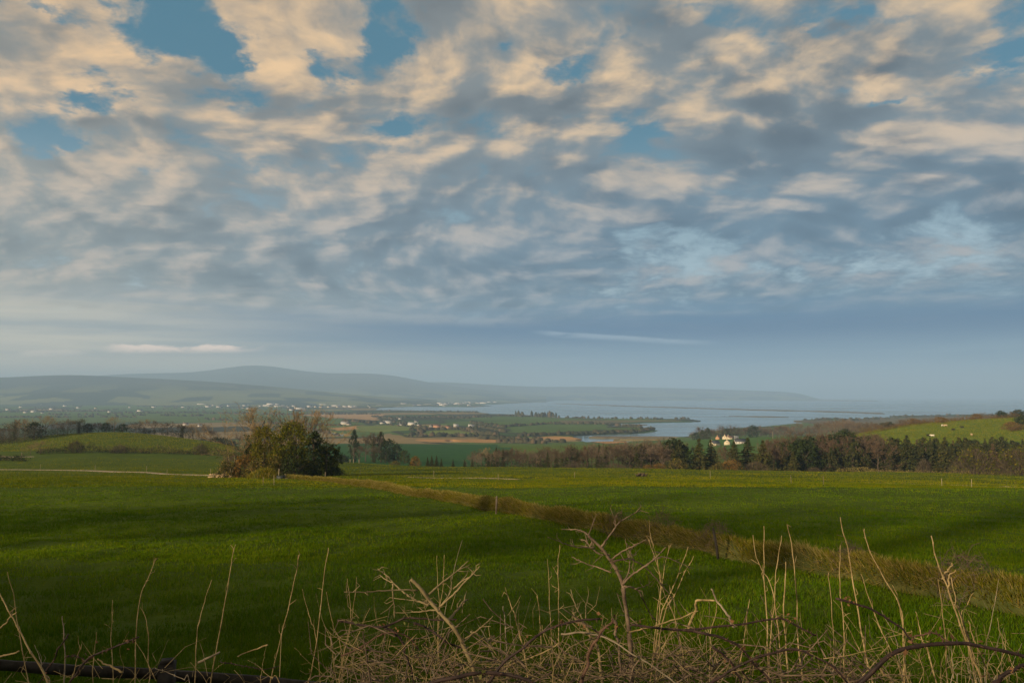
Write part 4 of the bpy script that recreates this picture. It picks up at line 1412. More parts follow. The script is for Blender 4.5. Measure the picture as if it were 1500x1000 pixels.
hedge('hedge', 'low dark scrub under the mixed wood', [(690, 300), (760, 300), (850, 298), (940, 296), (1000, 292)], 2.2, 4.0, 'leaf_dark', 'twig_red', 2.0, 0.6, 11)
hedge('hedge', 'dark undergrowth under the tall conifers', [(990, 300), (1060, 300), (1130, 304), (1200, 308)], 2.5, 5.0, 'leaf_ivy', 'twig_brown', 2.4, 0.6, 12)

# ---- far trees of the plain: one mass of small crowns along hedges and shores
m = mat_leaf('far_foliage', (0.030, 0.036, 0.018), (0.070, 0.062, 0.034), (0.10, 0.075, 0.045), 0.0, 0.01)
rng = np.random.default_rng(77)
base = []
for i in range(6):
    a = i * np.pi / 3
    base.append((math.cos(a), math.sin(a), 0.15))
for i in range(6):
    a = i * np.pi / 3 + .5
    base.append((math.cos(a) * .8, math.sin(a) * .8, 0.65))
base += [(0, 0, 1.0)]
base = np.array(base)
bf = []
for i in range(6):
    j = (i + 1) % 6
    bf += [(i, j, 6 + i), (j, 6 + j, 6 + i), (6 + i, 6 + j, 12)]
bf = np.array(bf)


def far_mass(name, label, pts, hmin, hmax, wmul=1.0):
    pts = np.array(pts, float)
    n = len(pts)
    z, _, land = plain_field(pts[:, 0], pts[:, 1])
    keep = land
    pts, z = pts[keep], z[keep]
    n = len(pts)
    h = rng.uniform(hmin, hmax, n)
    w = h * rng.uniform(.45, .9, n) * wmul
    V = base[None] * np.stack([w, w, h], 1)[:, None] * rng.uniform(.75, 1.25, (n, 13, 1)) + np.stack([pts[:, 0], pts[:, 1], z - .5], 1)[:, None]
    Fa = bf[None] + (np.arange(n) * 13)[:, None, None]
    o = obj(name, mesh(name, V.reshape(-1, 3), None, Fa.reshape(-1, 3), [m]))
    return tag(o, label, None, None, 'stuff')


def line(u0, v0, u1, v1, n, jit=0.25):
    t = rng.uniform(0, 1, n)
    return [on_level(u0 + (u1 - u0) * a, v0 + (v1 - v0) * a + rng.normal(0, jit)) for a in t]


pp = []
for a in [(560, 618, 600, 622, 40), (500, 618, 560, 621, 60), (430, 608, 560, 607, 60), (300, 606, 430, 608, 70), (545, 611, 580, 616, 50), (560, 613, 720, 612, 90), (640, 604, 705, 604.5, 60),
          (560, 603, 640, 604, 60), (720, 609, 815, 612.5, 60), (815, 613, 1010, 615, 80), (900, 625, 955, 629, 40), (958, 630, 935, 634, 30), (935, 634, 840, 638, 60), (760, 640, 840, 638, 40),
          (730, 627, 800, 622, 40), (800, 622, 900, 622, 40), (690, 620, 740, 628, 60), (680, 633, 730, 640, 80), (690, 624, 740, 634, 60), (560, 623, 640, 630, 30), (600, 632, 700, 630, 50), (590, 641, 700, 641, 50),
          (620, 634, 600, 640, 20), (440, 628, 500, 640, 30), (700, 644, 830, 650, 70), (730, 650, 800, 652, 60), (640, 612, 690, 614, 40), (390, 622, 500, 625, 50), (300, 615, 400, 622, 40), (0, 604, 160, 603, 120), (160, 606, 300, 605, 100),
          (0, 612, 200, 612, 80), (60, 608, 300, 610, 60), (1170, 616, 1300, 614, 50), (1230, 618, 1330, 612, 60), (1300, 611, 1500, 608, 60)]:
    pp += line(*a)
far_mass('distant_hedgerow_trees', 'hazy hedgerow trees over the low country', pp, 4, 9, 1.1)
pp = []
for i in range(2200):
    u = rng.uniform(-40, 720); v = rng.uniform(586.5, 602)
    if vnoise(np.array([u / 40]), np.array([v / 2.6]), 91)[0] > -0.25 and not (545 < u and v > 594.5):
        pp.append(on_level(u, v))
for i in range(260):
    u = rng.uniform(720, 815); pp.append(on_level(u, np.interp(u, [720, 785, 818], [592.0, 589.4, 586.6]) - rng.uniform(.1, 1.6)))
far_mass('distant_town_trees', 'hazy belts of trees round the distant town', pp, 3, 6, 2.0)
pp = []
for a in [(755, 610.5, 766, 610.8, 10, .1), (778, 610.8, 815, 611.8, 26, .15)]:
    pp += line(*a)
far_mass('distant_shore_trees', 'row of tall thin trees on the far side of the green spit', pp, 16, 22, .45)

# ------------------------------------------------------------------ houses, town, animals, posts, bank
M['wall_white'] = mat_noise('white_render', (0.48, 0.46, 0.43), (0.60, 0.58, 0.54), 2.0, 0.9)
M['wall_cream'] = mat_noise('cream_render', (0.52, 0.45, 0.32), (0.60, 0.53, 0.39), 2.0, 0.9)
M['wall_stone'] = mat_noise('grey_render', (0.36, 0.34, 0.31), (0.46, 0.44, 0.40), 2.0, 0.9)
M['wall_brick'] = mat_noise('terracotta_render', (0.40, 0.22, 0.13), (0.50, 0.29, 0.17), 2.0, 0.9)
M['slate'] = mat_noise('slate_roof', (0.040, 0.046, 0.058), (0.075, 0.082, 0.095), 1.5, 0.55)
M['roof_brown'] = mat_noise('brown_roof', (0.12, 0.075, 0.055), (0.17, 0.11, 0.08), 1.5, 0.7)
M['roof_grey'] = mat_noise('grey_metal_roof', (0.34, 0.35, 0.36), (0.46, 0.47, 0.48), 1.0, 0.5)
m, nt, p = new_mat('window_glass'); setc(nt, p, (0.03, 0.04, 0.05), 0.12, 0.5); M['glass'] = m
m, nt, p = new_mat('white_frame'); setc(nt, p, (0.75, 0.75, 0.73), 0.5); M['frame'] = m
m, nt, p = new_mat('dark_door'); setc(nt, p, (0.10, 0.05, 0.03), 0.5); M['door'] = m


def gable_shell(b, L, W, h):
    """walls of a house, the gables at both ends"""
    r = W * 0.42
    V = [(-L/2, -W/2, -1), (L/2, -W/2, -1), (L/2, W/2, -1), (-L/2, W/2, -1), (-L/2, -W/2, h), (L/2, -W/2, h), (L/2, W/2, h), (-L/2, W/2, h), (-L/2, 0, h + r), (L/2, 0, h + r)]
    b.add(V, [(0, 1, 5, 4), (2, 3, 7, 6), (1, 2, 6, 5), (3, 0, 4, 7)], [(4, 8, 7), (5, 6, 9)])
    return r


def roof_slabs(b, L, W, h, r, over=0.35, th=0.22):
    for sgn in (-1, 1):
        y0, z0 = sgn * (W / 2 + over), h - over * r / (W / 2) + 0.05
        y1, z1 = 0.0, h + r + 0.05
        V = []
        for x in (-L / 2 - over, L / 2 + over):
            V += [(x, y0, z0), (x, y1, z1), (x, y1, z1 + th), (x, y0, z0 + th)]
        b.add(V, [(0, 1, 2, 3), (7, 6, 5, 4), (0, 4, 5, 1), (1, 5, 6, 2), (2, 6, 7, 3), (3, 7, 4, 0)])


def house(name, label, u, Y, L, W, h, rz, wall, roof, cat='house', group=None, chimneys=1, windows=True, z=None):
    p = at(u, Y)
    root = empty(name, (p[0], p[1], p[2] if z is None else z), rz, (.85, .85, .85) if z is None else None)
    b = MB(); r = gable_shell(b, L, W, h); obj('wall', b.mesh('house_wall', [M[wall]]), root)
    b = MB(); roof_slabs(b, L, W, h, r); ro = obj('roof', b.mesh('house_roof', [M[roof]]), root)
    for c in range(chimneys):
        b = MB(); b.box((-L / 2 + 0.7 if c == 0 else L / 2 - 0.7, 0, h + r + 0.5), (0.7, 1.0, 1.9)); obj('chimney', b.mesh('house_chimney', [M[wall]]), ro)
    if windows:
        n = max(2, int(L / 3.2))
        for face in (-1, 1):
            for i in range(n):
                x = -L / 2 + L * (i + .5) / n
                if i == n // 2 and face == -1:
                    b = MB(); b.box((x, face * (W / 2 + 0.03), 1.05), (1.0, 0.1, 2.1)); obj('door', b.mesh('house_door', [M['door']]), root)
                    continue
                b = MB(); b.box((x, face * (W / 2 + 0.02), 1.55), (1.3, 0.10, 1.25)); w = obj('window', b.mesh('house_window', [M['frame']]), root)
                b = MB(); b.box((x, face * (W / 2 + 0.06), 1.55), (1.1, 0.06, 1.05)); obj('pane', b.mesh('house_pane', [M['glass']]), w)
        for e in (-1, 1):
            b = MB(); b.box((e * (L / 2 + 0.02), 0, h + 0.1), (0.10, 1.0, 1.2)); w = obj('window', b.mesh('house_window', [M['frame']]), root)
            b = MB(); b.box((e * (L / 2 + 0.06), 0, h + 0.1), (0.06, 0.8, 1.0)); obj('pane', b.mesh('house_pane', [M['glass']]), w)
    return tag(root, label, cat, group)


house('house', 'cream bungalow with dark slate roof, its bright gable to the left', 1046, 800, 11.0, 7.2, 3.0, 0.42, 'wall_cream', 'slate')
house('house', 'cream house showing only its bright gable between two conifers', 1064, 806, 11.0, 7.0, 3.2, 1.25, 'wall_cream', 'slate')
house('house', 'house with a wide dark slate roof half hidden by a conifer', 1083, 812, 14.0, 8.0, 2.8, -0.1, 'wall_white', 'slate')
house('house', 'yellow gabled house on the slope above the bungalow', 1062, 960, 10.0, 7.0, 3.0, 1.0, 'wall_cream', 'roof_brown')
house('house', 'yellow cottage wing just left of the upper gabled house', 1069, 955, 9.0, 6.0, 2.6, 0.2, 'wall_cream', 'roof_brown')
house('house', 'small pinkish house at the left of the upper group', 1051, 965, 6.5, 5.5, 2.6, 0.9, 'wall_brick', 'roof_brown')
house('house', 'small white outbuilding right of the upper gabled house', 1077, 962, 7.0, 4.5, 2.2, 0.1, 'wall_white', 'roof_grey', 'outbuilding', None, 0)

# hamlet on the far side of the marsh and farms of the plain
def low_z(x, y):
    return float(plain_field(np.array([x]), np.array([y]))[0][0])


hamlet = [(560, 620, 14, 'wall_white', 'slate', 'white house with dark roof at the left end of the hamlet'), (567, 619.5, 26, 'wall_white', 'roof_grey', 'long white shed in the left of the hamlet'),
          (587, 622.5, 8, 'wall_white', 'slate', 'small white gable below the dark trees of the hamlet'), (603, 621.5, 20, 'wall_white', 'roof_grey', 'white house with pale roof in the middle of the hamlet'),
          (614, 623, 10, 'wall_white', 'slate', 'small white house right of the middle of the hamlet'), (610, 618, 12, 'wall_stone', 'slate', 'grey house set back in the hamlet'),
          (575, 616.5, 12, 'wall_white', 'slate', 'white house set back behind the long shed'), (586, 613.8, 9, 'wall_white', 'slate', 'lone white house above the hamlet'),
          (558, 611.5, 9, 'wall_white', 'slate', 'white cottage at the corner of the brown field'), (632, 625.5, 8, 'wall_white', 'slate', 'tall white house at the left of the terracotta barn'),
          (640, 625.5, 18, 'wall_brick', 'roof_brown', 'terracotta barn with brown roof by the marsh'), (656, 626.5, 10, 'wall_brick', 'roof_brown', 'small terracotta house right of the barn'),
          (668, 624.5, 12, 'wall_stone', 'roof_grey', 'grey shed at the right of the terracotta house'), (505, 621, 22, 'wall_stone', 'roof_grey', 'grey farm shed among trees below the brown field'),
          (511, 622, 12, 'wall_white', 'slate', 'pale farmhouse beside the grey farm shed'), (690, 625, 14, 'wall_stone', 'roof_grey', 'grey shed among the trees right of the hamlet'),
          (62, 605, 12, 'wall_white', 'slate', 'white house right of the pair at the far left'), (37, 604, 18, 'wall_white', 'slate', 'bright white house at the far left of the plain'), (49, 603.5, 22, 'wall_white', 'roof_grey', 'long white shed at the far left of the plain'), (24, 603, 12, 'wall_stone', 'slate', 'grey house at the far left of the plain'),
          (268, 597, 22, 'wall_white', 'slate', 'bright white house standing alone on the left plain'), (293, 624, 9, 'wall_white', 'slate', 'white gable behind the left hill trees'), (272, 622, 14, 'wall_white', 'roof_brown', 'white bungalow roof behind the left hill trees'),
          (8, 571, 14, 'wall_white', 'slate', ''), (78, 575, 14, 'wall_white', 'slate', ''), (97, 574, 14, 'wall_white', 'slate', '')]
rng = np.random.default_rng(123)
for (u, v, L, wl, rf, lab) in hamlet:
    if not lab:
        continue
    x, y = on_level(u, v, 3.0)
    uu_ = 750 + x / y * KU
    house('house', lab, uu_, y, L, min(8.0, 5.0 + L * .2), 3.6 if L < 16 else 4.5, rng.uniform(-.5, .5), wl, rf, 'shed' if 'shed' in lab or 'barn' in lab else 'house', None, 1 if L < 16 else 0, L < 15, max(low_z(x, y), 0.5))

# the town: each building on its own, small and pale in the haze
def block_mesh(key, L, W, h, wall, roof, flat=False):
    b = MB()
    if flat:
        b.box((0, 0, h / 2 - .5), (L, W, h + 1)); n0 = 6
        me_r = MB(); me_r.box((0, 0, h + .3), (L * 1.01, W * 1.01, .6))
        b.add(np.vstack(me_r.V), np.vstack(me_r.Q)); k = 6
    else:
        r = gable_shell(b, L, W, h); roof_slabs(b, L, W, h, r)
    me = b.mesh(key, [M[wall], M[roof]])
    nq = len(me.polygons)
    # polygons: quads first (walls 4 or 6, then roof), gable triangles last
    idx = np.zeros(nq, np.int32)
    a, e = (6, 12) if flat else (4, 16)
    idx[a:e] = 1
    me.polygons.foreach_set('material_index', idx)
    return me


kinds = {'terrace': block_mesh('terrace_block', 26, 9, 6.5, 'wall_white', 'slate'), 'grey_terrace': block_mesh('grey_terrace_block', 24, 9, 6.5, 'wall_stone', 'slate'),
         'house': block_mesh('town_house', 13, 9, 5.5, 'wall_white', 'slate'), 'shed': block_mesh('shed_block', 48, 22, 8, 'wall_white', 'roof_grey', True),
         'hall': block_mesh('hall_block', 34, 20, 12, 'wall_white', 'roof_grey', True), 'cream_house': block_mesh('cream_house', 13, 9, 5.5, 'wall_cream', 'slate')}
TOWN = {'terrace': ('white terrace with dark roof in the hazy town across the plain', 'terrace'), 'grey_terrace': ('grey terrace with dark roof in the hazy town across the plain', 'terrace'),
        'house': ('small white house in the hazy town across the plain', 'house'), 'shed': ('long pale flat roofed shed in the hazy town across the plain', 'shed'),
        'hall': ('tall pale block in the hazy town across the plain', 'block'), 'cream_house': ('small cream house in the hazy town across the plain', 'house')}
NAMEK = {'terrace': 'terrace', 'grey_terrace': 'terrace', 'house': 'town_house', 'shed': 'flat_roofed_shed', 'hall': 'tall_block', 'cream_house': 'town_house'}


def town(kind, u, v, label=None, sc=1.0):
    x, y = on_level(u, v, 4.0)
    inl = float(np.clip((690 - u) / 500, 0, 1) * np.clip((y - 4200) / 5000, 0, 1))
    x, y = on_level(u, v, 4.0 + inl * 24)
    o = obj(NAMEK[kind], kinds[kind], None, (x, y, low_z(x, y) - 0.3))
    o.rotation_euler = (0, 0, rng.uniform(-.5, .5))
    o.scale = (sc, sc, sc)
    tag(o, label or TOWN[kind][0], TOWN[kind][1], None if label else TOWN[kind][0].replace(' in ', 's in ', 1))
    return o


for k, u, v, lab, sc in [('hall', 396, 593.5, 'tallest pale block at the left of the town', 1.5), ('hall', 404, 593.5, 'pale block just right of the tallest block', 1.3), ('shed', 390, 594, 'low white wing at the foot of the tallest block', 1.0),
                         ('shed', 302, 590.5, 'long pale factory standing apart left of the town', 1.7), ('shed', 296, 592.5, 'lower pale shed in front of the long factory', 1.4),
                         ('shed', 439, 599, 'white hall with a flat roof at the near edge of the town', 1.2), ('terrace', 427, 600.5, 'white terrace left of the flat roofed hall', 1.0),
                         ('shed', 493, 594.5, 'bright white shed at the middle of the town front', 1.1), ('shed', 507, 595, 'long white shed right of the bright one on the town front', 1.0), ('terrace', 518, 595.3, 'white terrace at the right of the town front sheds', 1.1),
                         ('terrace', 364, 598.3, 'white terrace standing apart below the tall blocks', 1.0), ('terrace', 356, 597.5, 'smaller white terrace below the tall blocks', .7), ('shed', 725, 589.0, 'long white building on the point at the right of the town', 1.0),
                         ('terrace', 735, 588.6, 'white terrace at the tip of the town point', 1.0)]:
    town(k, u, v, lab, sc)
n = 0
while n < 280:
    u = rng.choice([rng.uniform(400, 700), rng.uniform(440, 620), rng.uniform(300, 430), rng.uniform(560, 720)])
    v = rng.uniform(585.5, 596.5)
    if u > 555 and v > 594.3: continue
    if u > 690 and v > 591.5: continue
    if u < 430 and v < 589 and rng.uniform() < .6: continue
    if abs(v - 591) > rng.uniform(0.5, 6): continue
    town(rng.choice(['terrace', 'house', 'grey_terrace', 'cream_house', 'shed', 'hall'], p=[.34, .28, .12, .12, .10, .04]), u, v, None, rng.uniform(.85, 1.5))
    n += 1
for u, v in [(60, 592), (95, 594), (130, 589), (170, 591), (210, 590), (225, 596), (140, 598), (250, 592), (75, 599), (190, 596), (30, 596), (115, 597), (160, 603), (205, 602), (240, 589), (20, 590), (270, 590), (12, 600)]:
    o = town(rng.choice(['house', 'cream_house', 'terrace']), u, v, None, 1.0)
    tag(o, 'pale farmhouse scattered over the hazy plain left of the town', 'house', 'scattered farmhouses on the left plain')

# ---- cattle on the right hill
def cow_mesh(key, mat):
    b = MB()
    # one lofted body from rump to muzzle, then legs, ears and tail grown into it
    prof = [(-1.12, 1.14, .10, .10), (-1.05, 1.12, .26, .30), (-0.75, 1.08, .34, .40), (-0.30, 1.00, .36, .42), (0.15, .99, .36, .43), (0.52, 1.02, .32, .42), (0.80, 1.08, .24, .36), (1.02, 1.16, .17, .26),
            (1.20, 1.20, .14, .20), (1.34, 1.18, .15, .18), (1.50, 1.08, .12, .14), (1.64, .98, .09, .10), (1.68, .95, .03, .04)]
    k = 10
    V = []
    for (x, z, w, h) in prof:
        for i in range(k):
            a = 2 * math.pi * i / k
            V.append((x, w * math.cos(a), z + h * math.sin(a)))
    Q = []
    for r in range(len(prof) - 1):
        for i in range(k):
            j = (i + 1) % k
            Q.append((r * k + i, r * k + j, (r + 1) * k + j, (r + 1) * k + i))
    b.add(V, Q)
    for x, y, f in ((0.58, .20, 1), (0.58, -.20, 1), (-.88, .20, 0), (-.88, -.20, 0)):
        if f:
            pts = [(x, y, .95), (x, y, .55), (x + .02, y, .28), (x, y, .06), (x + .05, y, .0)]
        else:
            pts = [(x, y, 1.0), (x + .08, y, .72), (x - .08, y, .45), (x - .04, y, .10), (x, y, .0)]
        b.tube(pts, [.17, .12, .065, .055, .07], 6)
    b.tube([(-1.1, 0, 1.32), (-1.18, 0, 1.15), (-1.2, 0, .7), (-1.18, 0, .5)], [.04, .03, .02, .04], 5)
    for s in (-1, 1):
        b.tube([(1.28, s * .10, 1.30), (1.24, s * .24, 1.32), (1.22, s * .30, 1.27)], [.03, .06, .02], 5)
    b.tube([(-.2, 0, .62), (-.45, 0, .55), (-.6, 0, .62)], [.05, .14, .05], 6)
    return b.mesh(key, [mat], True)


m1 = mat_noise('black_hide', (0.012, 0.011, 0.010), (0.030, 0.026, 0.022), 1.5, 0.7)
m2 = mat_noise('tan_hide', (0.42, 0.30, 0.18), (0.55, 0.42, 0.27), 1.5, 0.7)
m3 = mat_noise('white_hide', (0.60, 0.55, 0.47), (0.72, 0.67, 0.58), 1.5, 0.7)
cows = {'b': cow_mesh('black_cow', m1), 't': cow_mesh('tan_cow', m2), 'w': cow_mesh('white_cow', m3)}


def on_ground(u, v, y0, y1):
    ys = np.linspace(y0, y1, 1500)
    xs = (u - 750) / KU * ys
    rr = row_of_arr((CAMZ - ground(xs, ys)) / ys)
    i = int(np.argmin(np.abs(rr - v)))
    return xs[i], ys[i]


def row_of_arr(k):
    sp, cp = math.sin(PITCH), math.cos(PITCH)
    return 500.0 + (F * sp + k * F * cp) / (cp - k * sp)


for u, v, k, a, lab in [(1358, 639, 'b', 0.2, 'black cow lowest on the cow pasture, left of the others'), (1364, 639.5, 'w', 2.6, 'pale calf standing beside the lowest black cow'), (1395, 630.5, 'b', 0.1, 'black cow in the middle of the pasture'),
                        (1408, 627, 'b', 3.0, 'black cow upper right of the middle one'), (1421.5, 638, 't', 1.4, 'tan cow standing alone at the right of the pasture'), (1380, 624.5, 'w', 0.3, 'white cow by the hedge at the top of the pasture'),
                        (1384, 624.5, 't', 2.9, 'tan cow by the hedge at the top of the pasture')]:
    x, y = on_ground(u, v, 440, 575)
    o = obj('cow', cows[k], None, (x, y, float(ground(x, y)) - 0.02))
    o.rotation_euler = (0, 0, a)
    tag(o, lab, 'cow', 'cattle grazing on the right hill')

# ---- tracks: thin gravel sheets on the pasture
M['gravel'] = mat_noise('gravel', (0.25, 0.20, 0.13), (0.42, 0.35, 0.25), 0.8, 0.95)


def strip(name, label, pts, w, mat, lift=0.06):
    P = []
    for (u0, Y0), (u1, Y1) in zip(pts[:-1], pts[1:]):
        for t in np.linspace(0, 1, 24, endpoint=False):
            P.append((u0 + (u1 - u0) * t, Y0 + (Y1 - Y0) * t))
    P.append(pts[-1])
    P = np.array([at(u, Y) for u, Y in P])
    d = np.gradient(P[:, :2], axis=0); d /= np.linalg.norm(d, axis=1, keepdims=True)
    nrm = np.stack([-d[:, 1], d[:, 0]], 1)
    V = []
    for k in (-1, -.4, .4, 1):
        q = P[:, :2] + nrm * (w / 2 * k * (1 + .25 * vnoise(P[:, :1] / 3, P[:, 1:2] / 3 + k, 7)))
        V.append(np.stack([q[:, 0], q[:, 1], ground(q[:, 0], q[:, 1]) + (lift if abs(k) < .9 else -0.03)], 1))
    n = len(P)
    V = np.stack(V, 1).reshape(-1, 3)
    o = obj(name, mesh(name, V, grid_faces(n, 4), None, [M[mat]], True))
    return tag(o, label, None, None, 'structure')


strip('track', 'pale gravel farm track across the left of the field', [(-60, 204), (0, 199), (120, 186), (200, 173), (260, 161), (335, 150)], 3.6, 'gravel', .10)
strip('track', 'short pale bare strip of ground in the middle of the field', [(600, 137), (640, 134), (700, 129), (760, 124)], 1.1, 'gravel', .07)
strip('track', 'faint worn strip at the right of the field', [(1260, 122), (1340, 117), (1430, 112), (1520, 107)], 0.5, 'gravel', .05)
strip('track', 'gravel patch beside the water trough', [(380, 131), (405, 127), (430, 126)], 2.5, 'gravel', .06)
strip('track', 'worn track at the left edge below the hedge', [(-40, 300), (0, 298), (30, 296), (52, 300)], 7.0, 'gravel', .06)

# ---- the old bank dividing the two fields
BANK = [(418, 131, .6), (450, 118, .55), (480, 106, .6), (505, 97, .55), (535, 86, .75), (566, 77, .7), (600, 68, .6), (640, 60, .7), (680, 53, .75), (725, 46, .85), (770, 41.5, .9), (820, 37.5, .9), (870, 34.5, .95), (920, 32, 1.0),
        (960, 30.2, 1.05), (1000, 28.4, 1.05), (1050, 26.4, .95), (1100, 24.5, .95), (1160, 22.6, 1.0), (1230, 20.6, 1.0), (1300, 19.1, 1.0), (1370, 17.9, 1.05), (1440, 16.9, 1.05), (1520, 15.9, 1.05), (1640, 14.6, 1.05)]
bu, bY, bh = (np.array([b[i] for b in BANK], float) for i in range(3))
bx = (bu - 750) / KU * bY
seg = np.hypot(np.diff(bx), np.diff(bY)); sl = np.concatenate([[0], np.cumsum(seg)])
BL = sl[-1]


def bank_at(t):
    x = np.interp(t, sl, bx); y = np.interp(t, sl, bY); h = np.interp(t, sl, bh)
    dx = np.interp(t + .5, sl, bx) - np.interp(t - .5, sl, bx); dy = np.interp(t + .5, sl, bY) - np.interp(t - .5, sl, bY)
    ln = np.hypot(dx, dy)
    return x, y, h * np.interp(y, [15, 30, 60], [.56, .62, .8]), dy / ln, -dx / ln      # normal towards the camera side


def bank_surface(t, s):
    """s from -1 (camera side foot) to 1 (far foot)"""
    x, y, h, nx, ny = bank_at(t)
    hw = 0.20 + 0.42 * h
    lump = 1 + .15 * vnoise(t / 1.7, s * 1.3, 21) + .12 * vnoise(t / .6, s * 3.1, 22)
    off = -s * hw * (1 + .18 * vnoise(t / 2.3, s * 0 + 4, 23))
    prof = np.clip(1 - np.abs(s) ** 2.0, 0, 1) ** 0.85
    px_, py_ = x + nx * off * 1.0, y + ny * off * 1.0
    far_low = np.where(s > 0, 0.72 + .28 * (1 - np.clip(s, 0, 1)), 1.0)
    return np.stack([px_, py_, ground(px_, py_) - 0.10 * (np.abs(s) > .93) + h * prof * lump * far_low], -1)


tt, ss_ = np.meshgrid(np.linspace(0, BL, int(BL / .28)), np.linspace(-1, 1, 17))
BV = bank_surface(tt, ss_)
M['bank_earth'] = mat_noise('bank_earth', (0.036, 0.050, 0.010), (0.090, 0.090, 0.025), 1.4, 0.95, 0.8, 0.06)
bank = empty('field_bank', tuple(bank_surface(np.array([BL * .5]), np.array([0.0]))[0]))
b0 = np.array(bank.location)
obj('earth', mesh('bank_earth', BV - b0, grid_faces(*tt.shape), None, [M['bank_earth']], True), bank)
tag(bank, 'long overgrown earth bank with dry grass running between the two fields', 'field bank')


def blades(P, h, w, rng, lean=0.55, droop=None):
    """slender grass blades standing on points P, two triangles each when drooping"""
    n = len(P)
    a = rng.uniform(0, 2 * np.pi, n)
    side = np.stack([np.cos(a), np.sin(a), np.zeros(n)], 1) * (np.asarray(w) / 2).reshape(-1, 1)
    la = rng.uniform(0, 2 * np.pi, n)
    L = rng.uniform(0, lean, n) * np.asarray(h)
    tip = P + np.stack([np.cos(la) * L, np.sin(la) * L, np.asarray(h) * np.ones(n)], 1)
    if droop is not None:
        tip += droop
    return P - side, P + side, tip


rng = np.random.default_rng(41)
b = MB()
n = 50000
t = BL * rng.uniform(0, 1, n) ** 0.8
s = np.where(rng.uniform(0, 1, n) < .80, rng.uniform(-1, -.15, n), rng.uniform(-.2, .9, n))
keep = vnoise(t / 2.2, s * 1.5, 25) + .35 * rng.uniform(-1, 1, n) > -.35
t, s = t[keep], s[keep]; n = len(t)
P = bank_surface(t, s)
x, y, h, nx, ny = bank_at(t)
dr = np.stack([nx, ny, np.zeros(n)], 1) * (-(s) * 0.28 + .05)[:, None] - np.array([0, 0, 1.0]) * np.clip(-s, 0, 1)[:, None] * .22
dist = y
A, B_, C = blades(P, rng.uniform(.12, .34, n), 0.012 + 0.0007 * dist, rng, .9, dr)
b.tris(A - b0, B_ - b0, C - b0)
tag(obj('dry_grass', b.mesh('bank_dry_grass', [M['dry']]), bank), None, None, None, 'stuff')
b = MB()
n = 90000
t = BL * rng.uniform(0, 1, n) ** 0.8
s = np.where(rng.uniform(0, 1, n) < .50, rng.uniform(-1, -.1, n), rng.uniform(-.4, .98, n))
keep = vnoise(t / 1.9 + 7, s * 1.5, 26) + .35 * rng.uniform(-1, 1, n) > -.5
t, s = t[keep], s[keep]; n = len(t)
P = bank_surface(t, s)
x, y, h, nx, ny = bank_at(t)
dr = np.stack([nx, ny, np.zeros(n)], 1) * (-(s) * 0.2)[:, None]
A, B_, C = blades(P, rng.uniform(.10, .26, n), 0.012 + 0.0007 * y, rng, .8, dr)
b.tris(A - b0, B_ - b0, C - b0)
M['bank_grass'] = mat_leaf('bank_grass', (0.085, 0.110, 0.006), (0.210, 0.185, 0.014), (0.33, 0.24, 0.06), 0.25, 0.8)
tag(obj('green_grass', b.mesh('bank_green_grass', [M['bank_grass']]), bank), None, None, None, 'stuff')
# briars heaped on the bank
for (u, Y, hh, lab) in [(968, 29.9, 1.0, 'brown heap of briars on the bank below the tip of the forked branch'), (905, 32.6, .8, 'brown briars on the bank left of the biggest heap'), (1045, 26.5, .8, 'tangle of dead stems on the bank by the leaning post'), (1405, 17.3, .9, 'brown bramble tangle on the bank at the right'), (1240, 20.4, .6, 'low brown briars on the bank in the middle right')]:
    x, y = (u - 750) / KU * Y, Y
    z = float(bank_surface(np.array([np.interp(u, bu, sl)]), np.array([-.3]))[0, 2])
    bb = MB()
    kk = 520
    q = crown_points(rng, kk, hh * .6, -.45, hh * 1.9, 'dome')
    d = unit(rng.normal(0, 1, (kk, 3)) + np.array([0, 0, .35])) * rng.uniform(.2, .5, (kk, 1))
    sdv = unit(rng.normal(size=(kk, 3))) * .008
    bb.tris(q - sdv, q + sdv, q + d)
    for i in range(30):
        c = q[rng.integers(0, kk)]
        e = c + unit(rng.normal(size=3)) * .5
        bb.tube([c, (c + e) / 2 + np.array([0, 0, .12]), e], .007, 4, False)
    o = obj('briar', bb.mesh('briar', [M['twig_brown']]), None, (x, y, z))
    tag(o, lab, 'briars')

# ---- posts
M['rail'] = mat_noise('weathered_rail', (0.016, 0.015, 0.013), (0.046, 0.041, 0.036), 7.0, 0.9, 0.5, 0.01)
M['post'] = mat_noise('weathered_post', (0.12, 0.095, 0.07), (0.26, 0.21, 0.16), 6.0, 0.9, 0.4, 0.01)
M['post_pale'] = mat_noise('pale_post', (0.24, 0.20, 0.13), (0.36, 0.31, 0.21), 6.0, 0.9)


def post(label, u, Y, h, r, lean=(0, 0), mat='post', group=None, ps=None):
    p = at(u, Y)
    b = MB()
    q = 5
    pts = [(0, 0, -.3), (lean[0] * .4, lean[1] * .4, h * .4), (lean[0], lean[1], h)]
    b.tube(pts, [r * 1.05, r, r * .92], 7)
    o = obj('fence_post', b.mesh('fence_post', [M[mat]]), None, tuple(p))
    return tag(o, label, 'post', group)


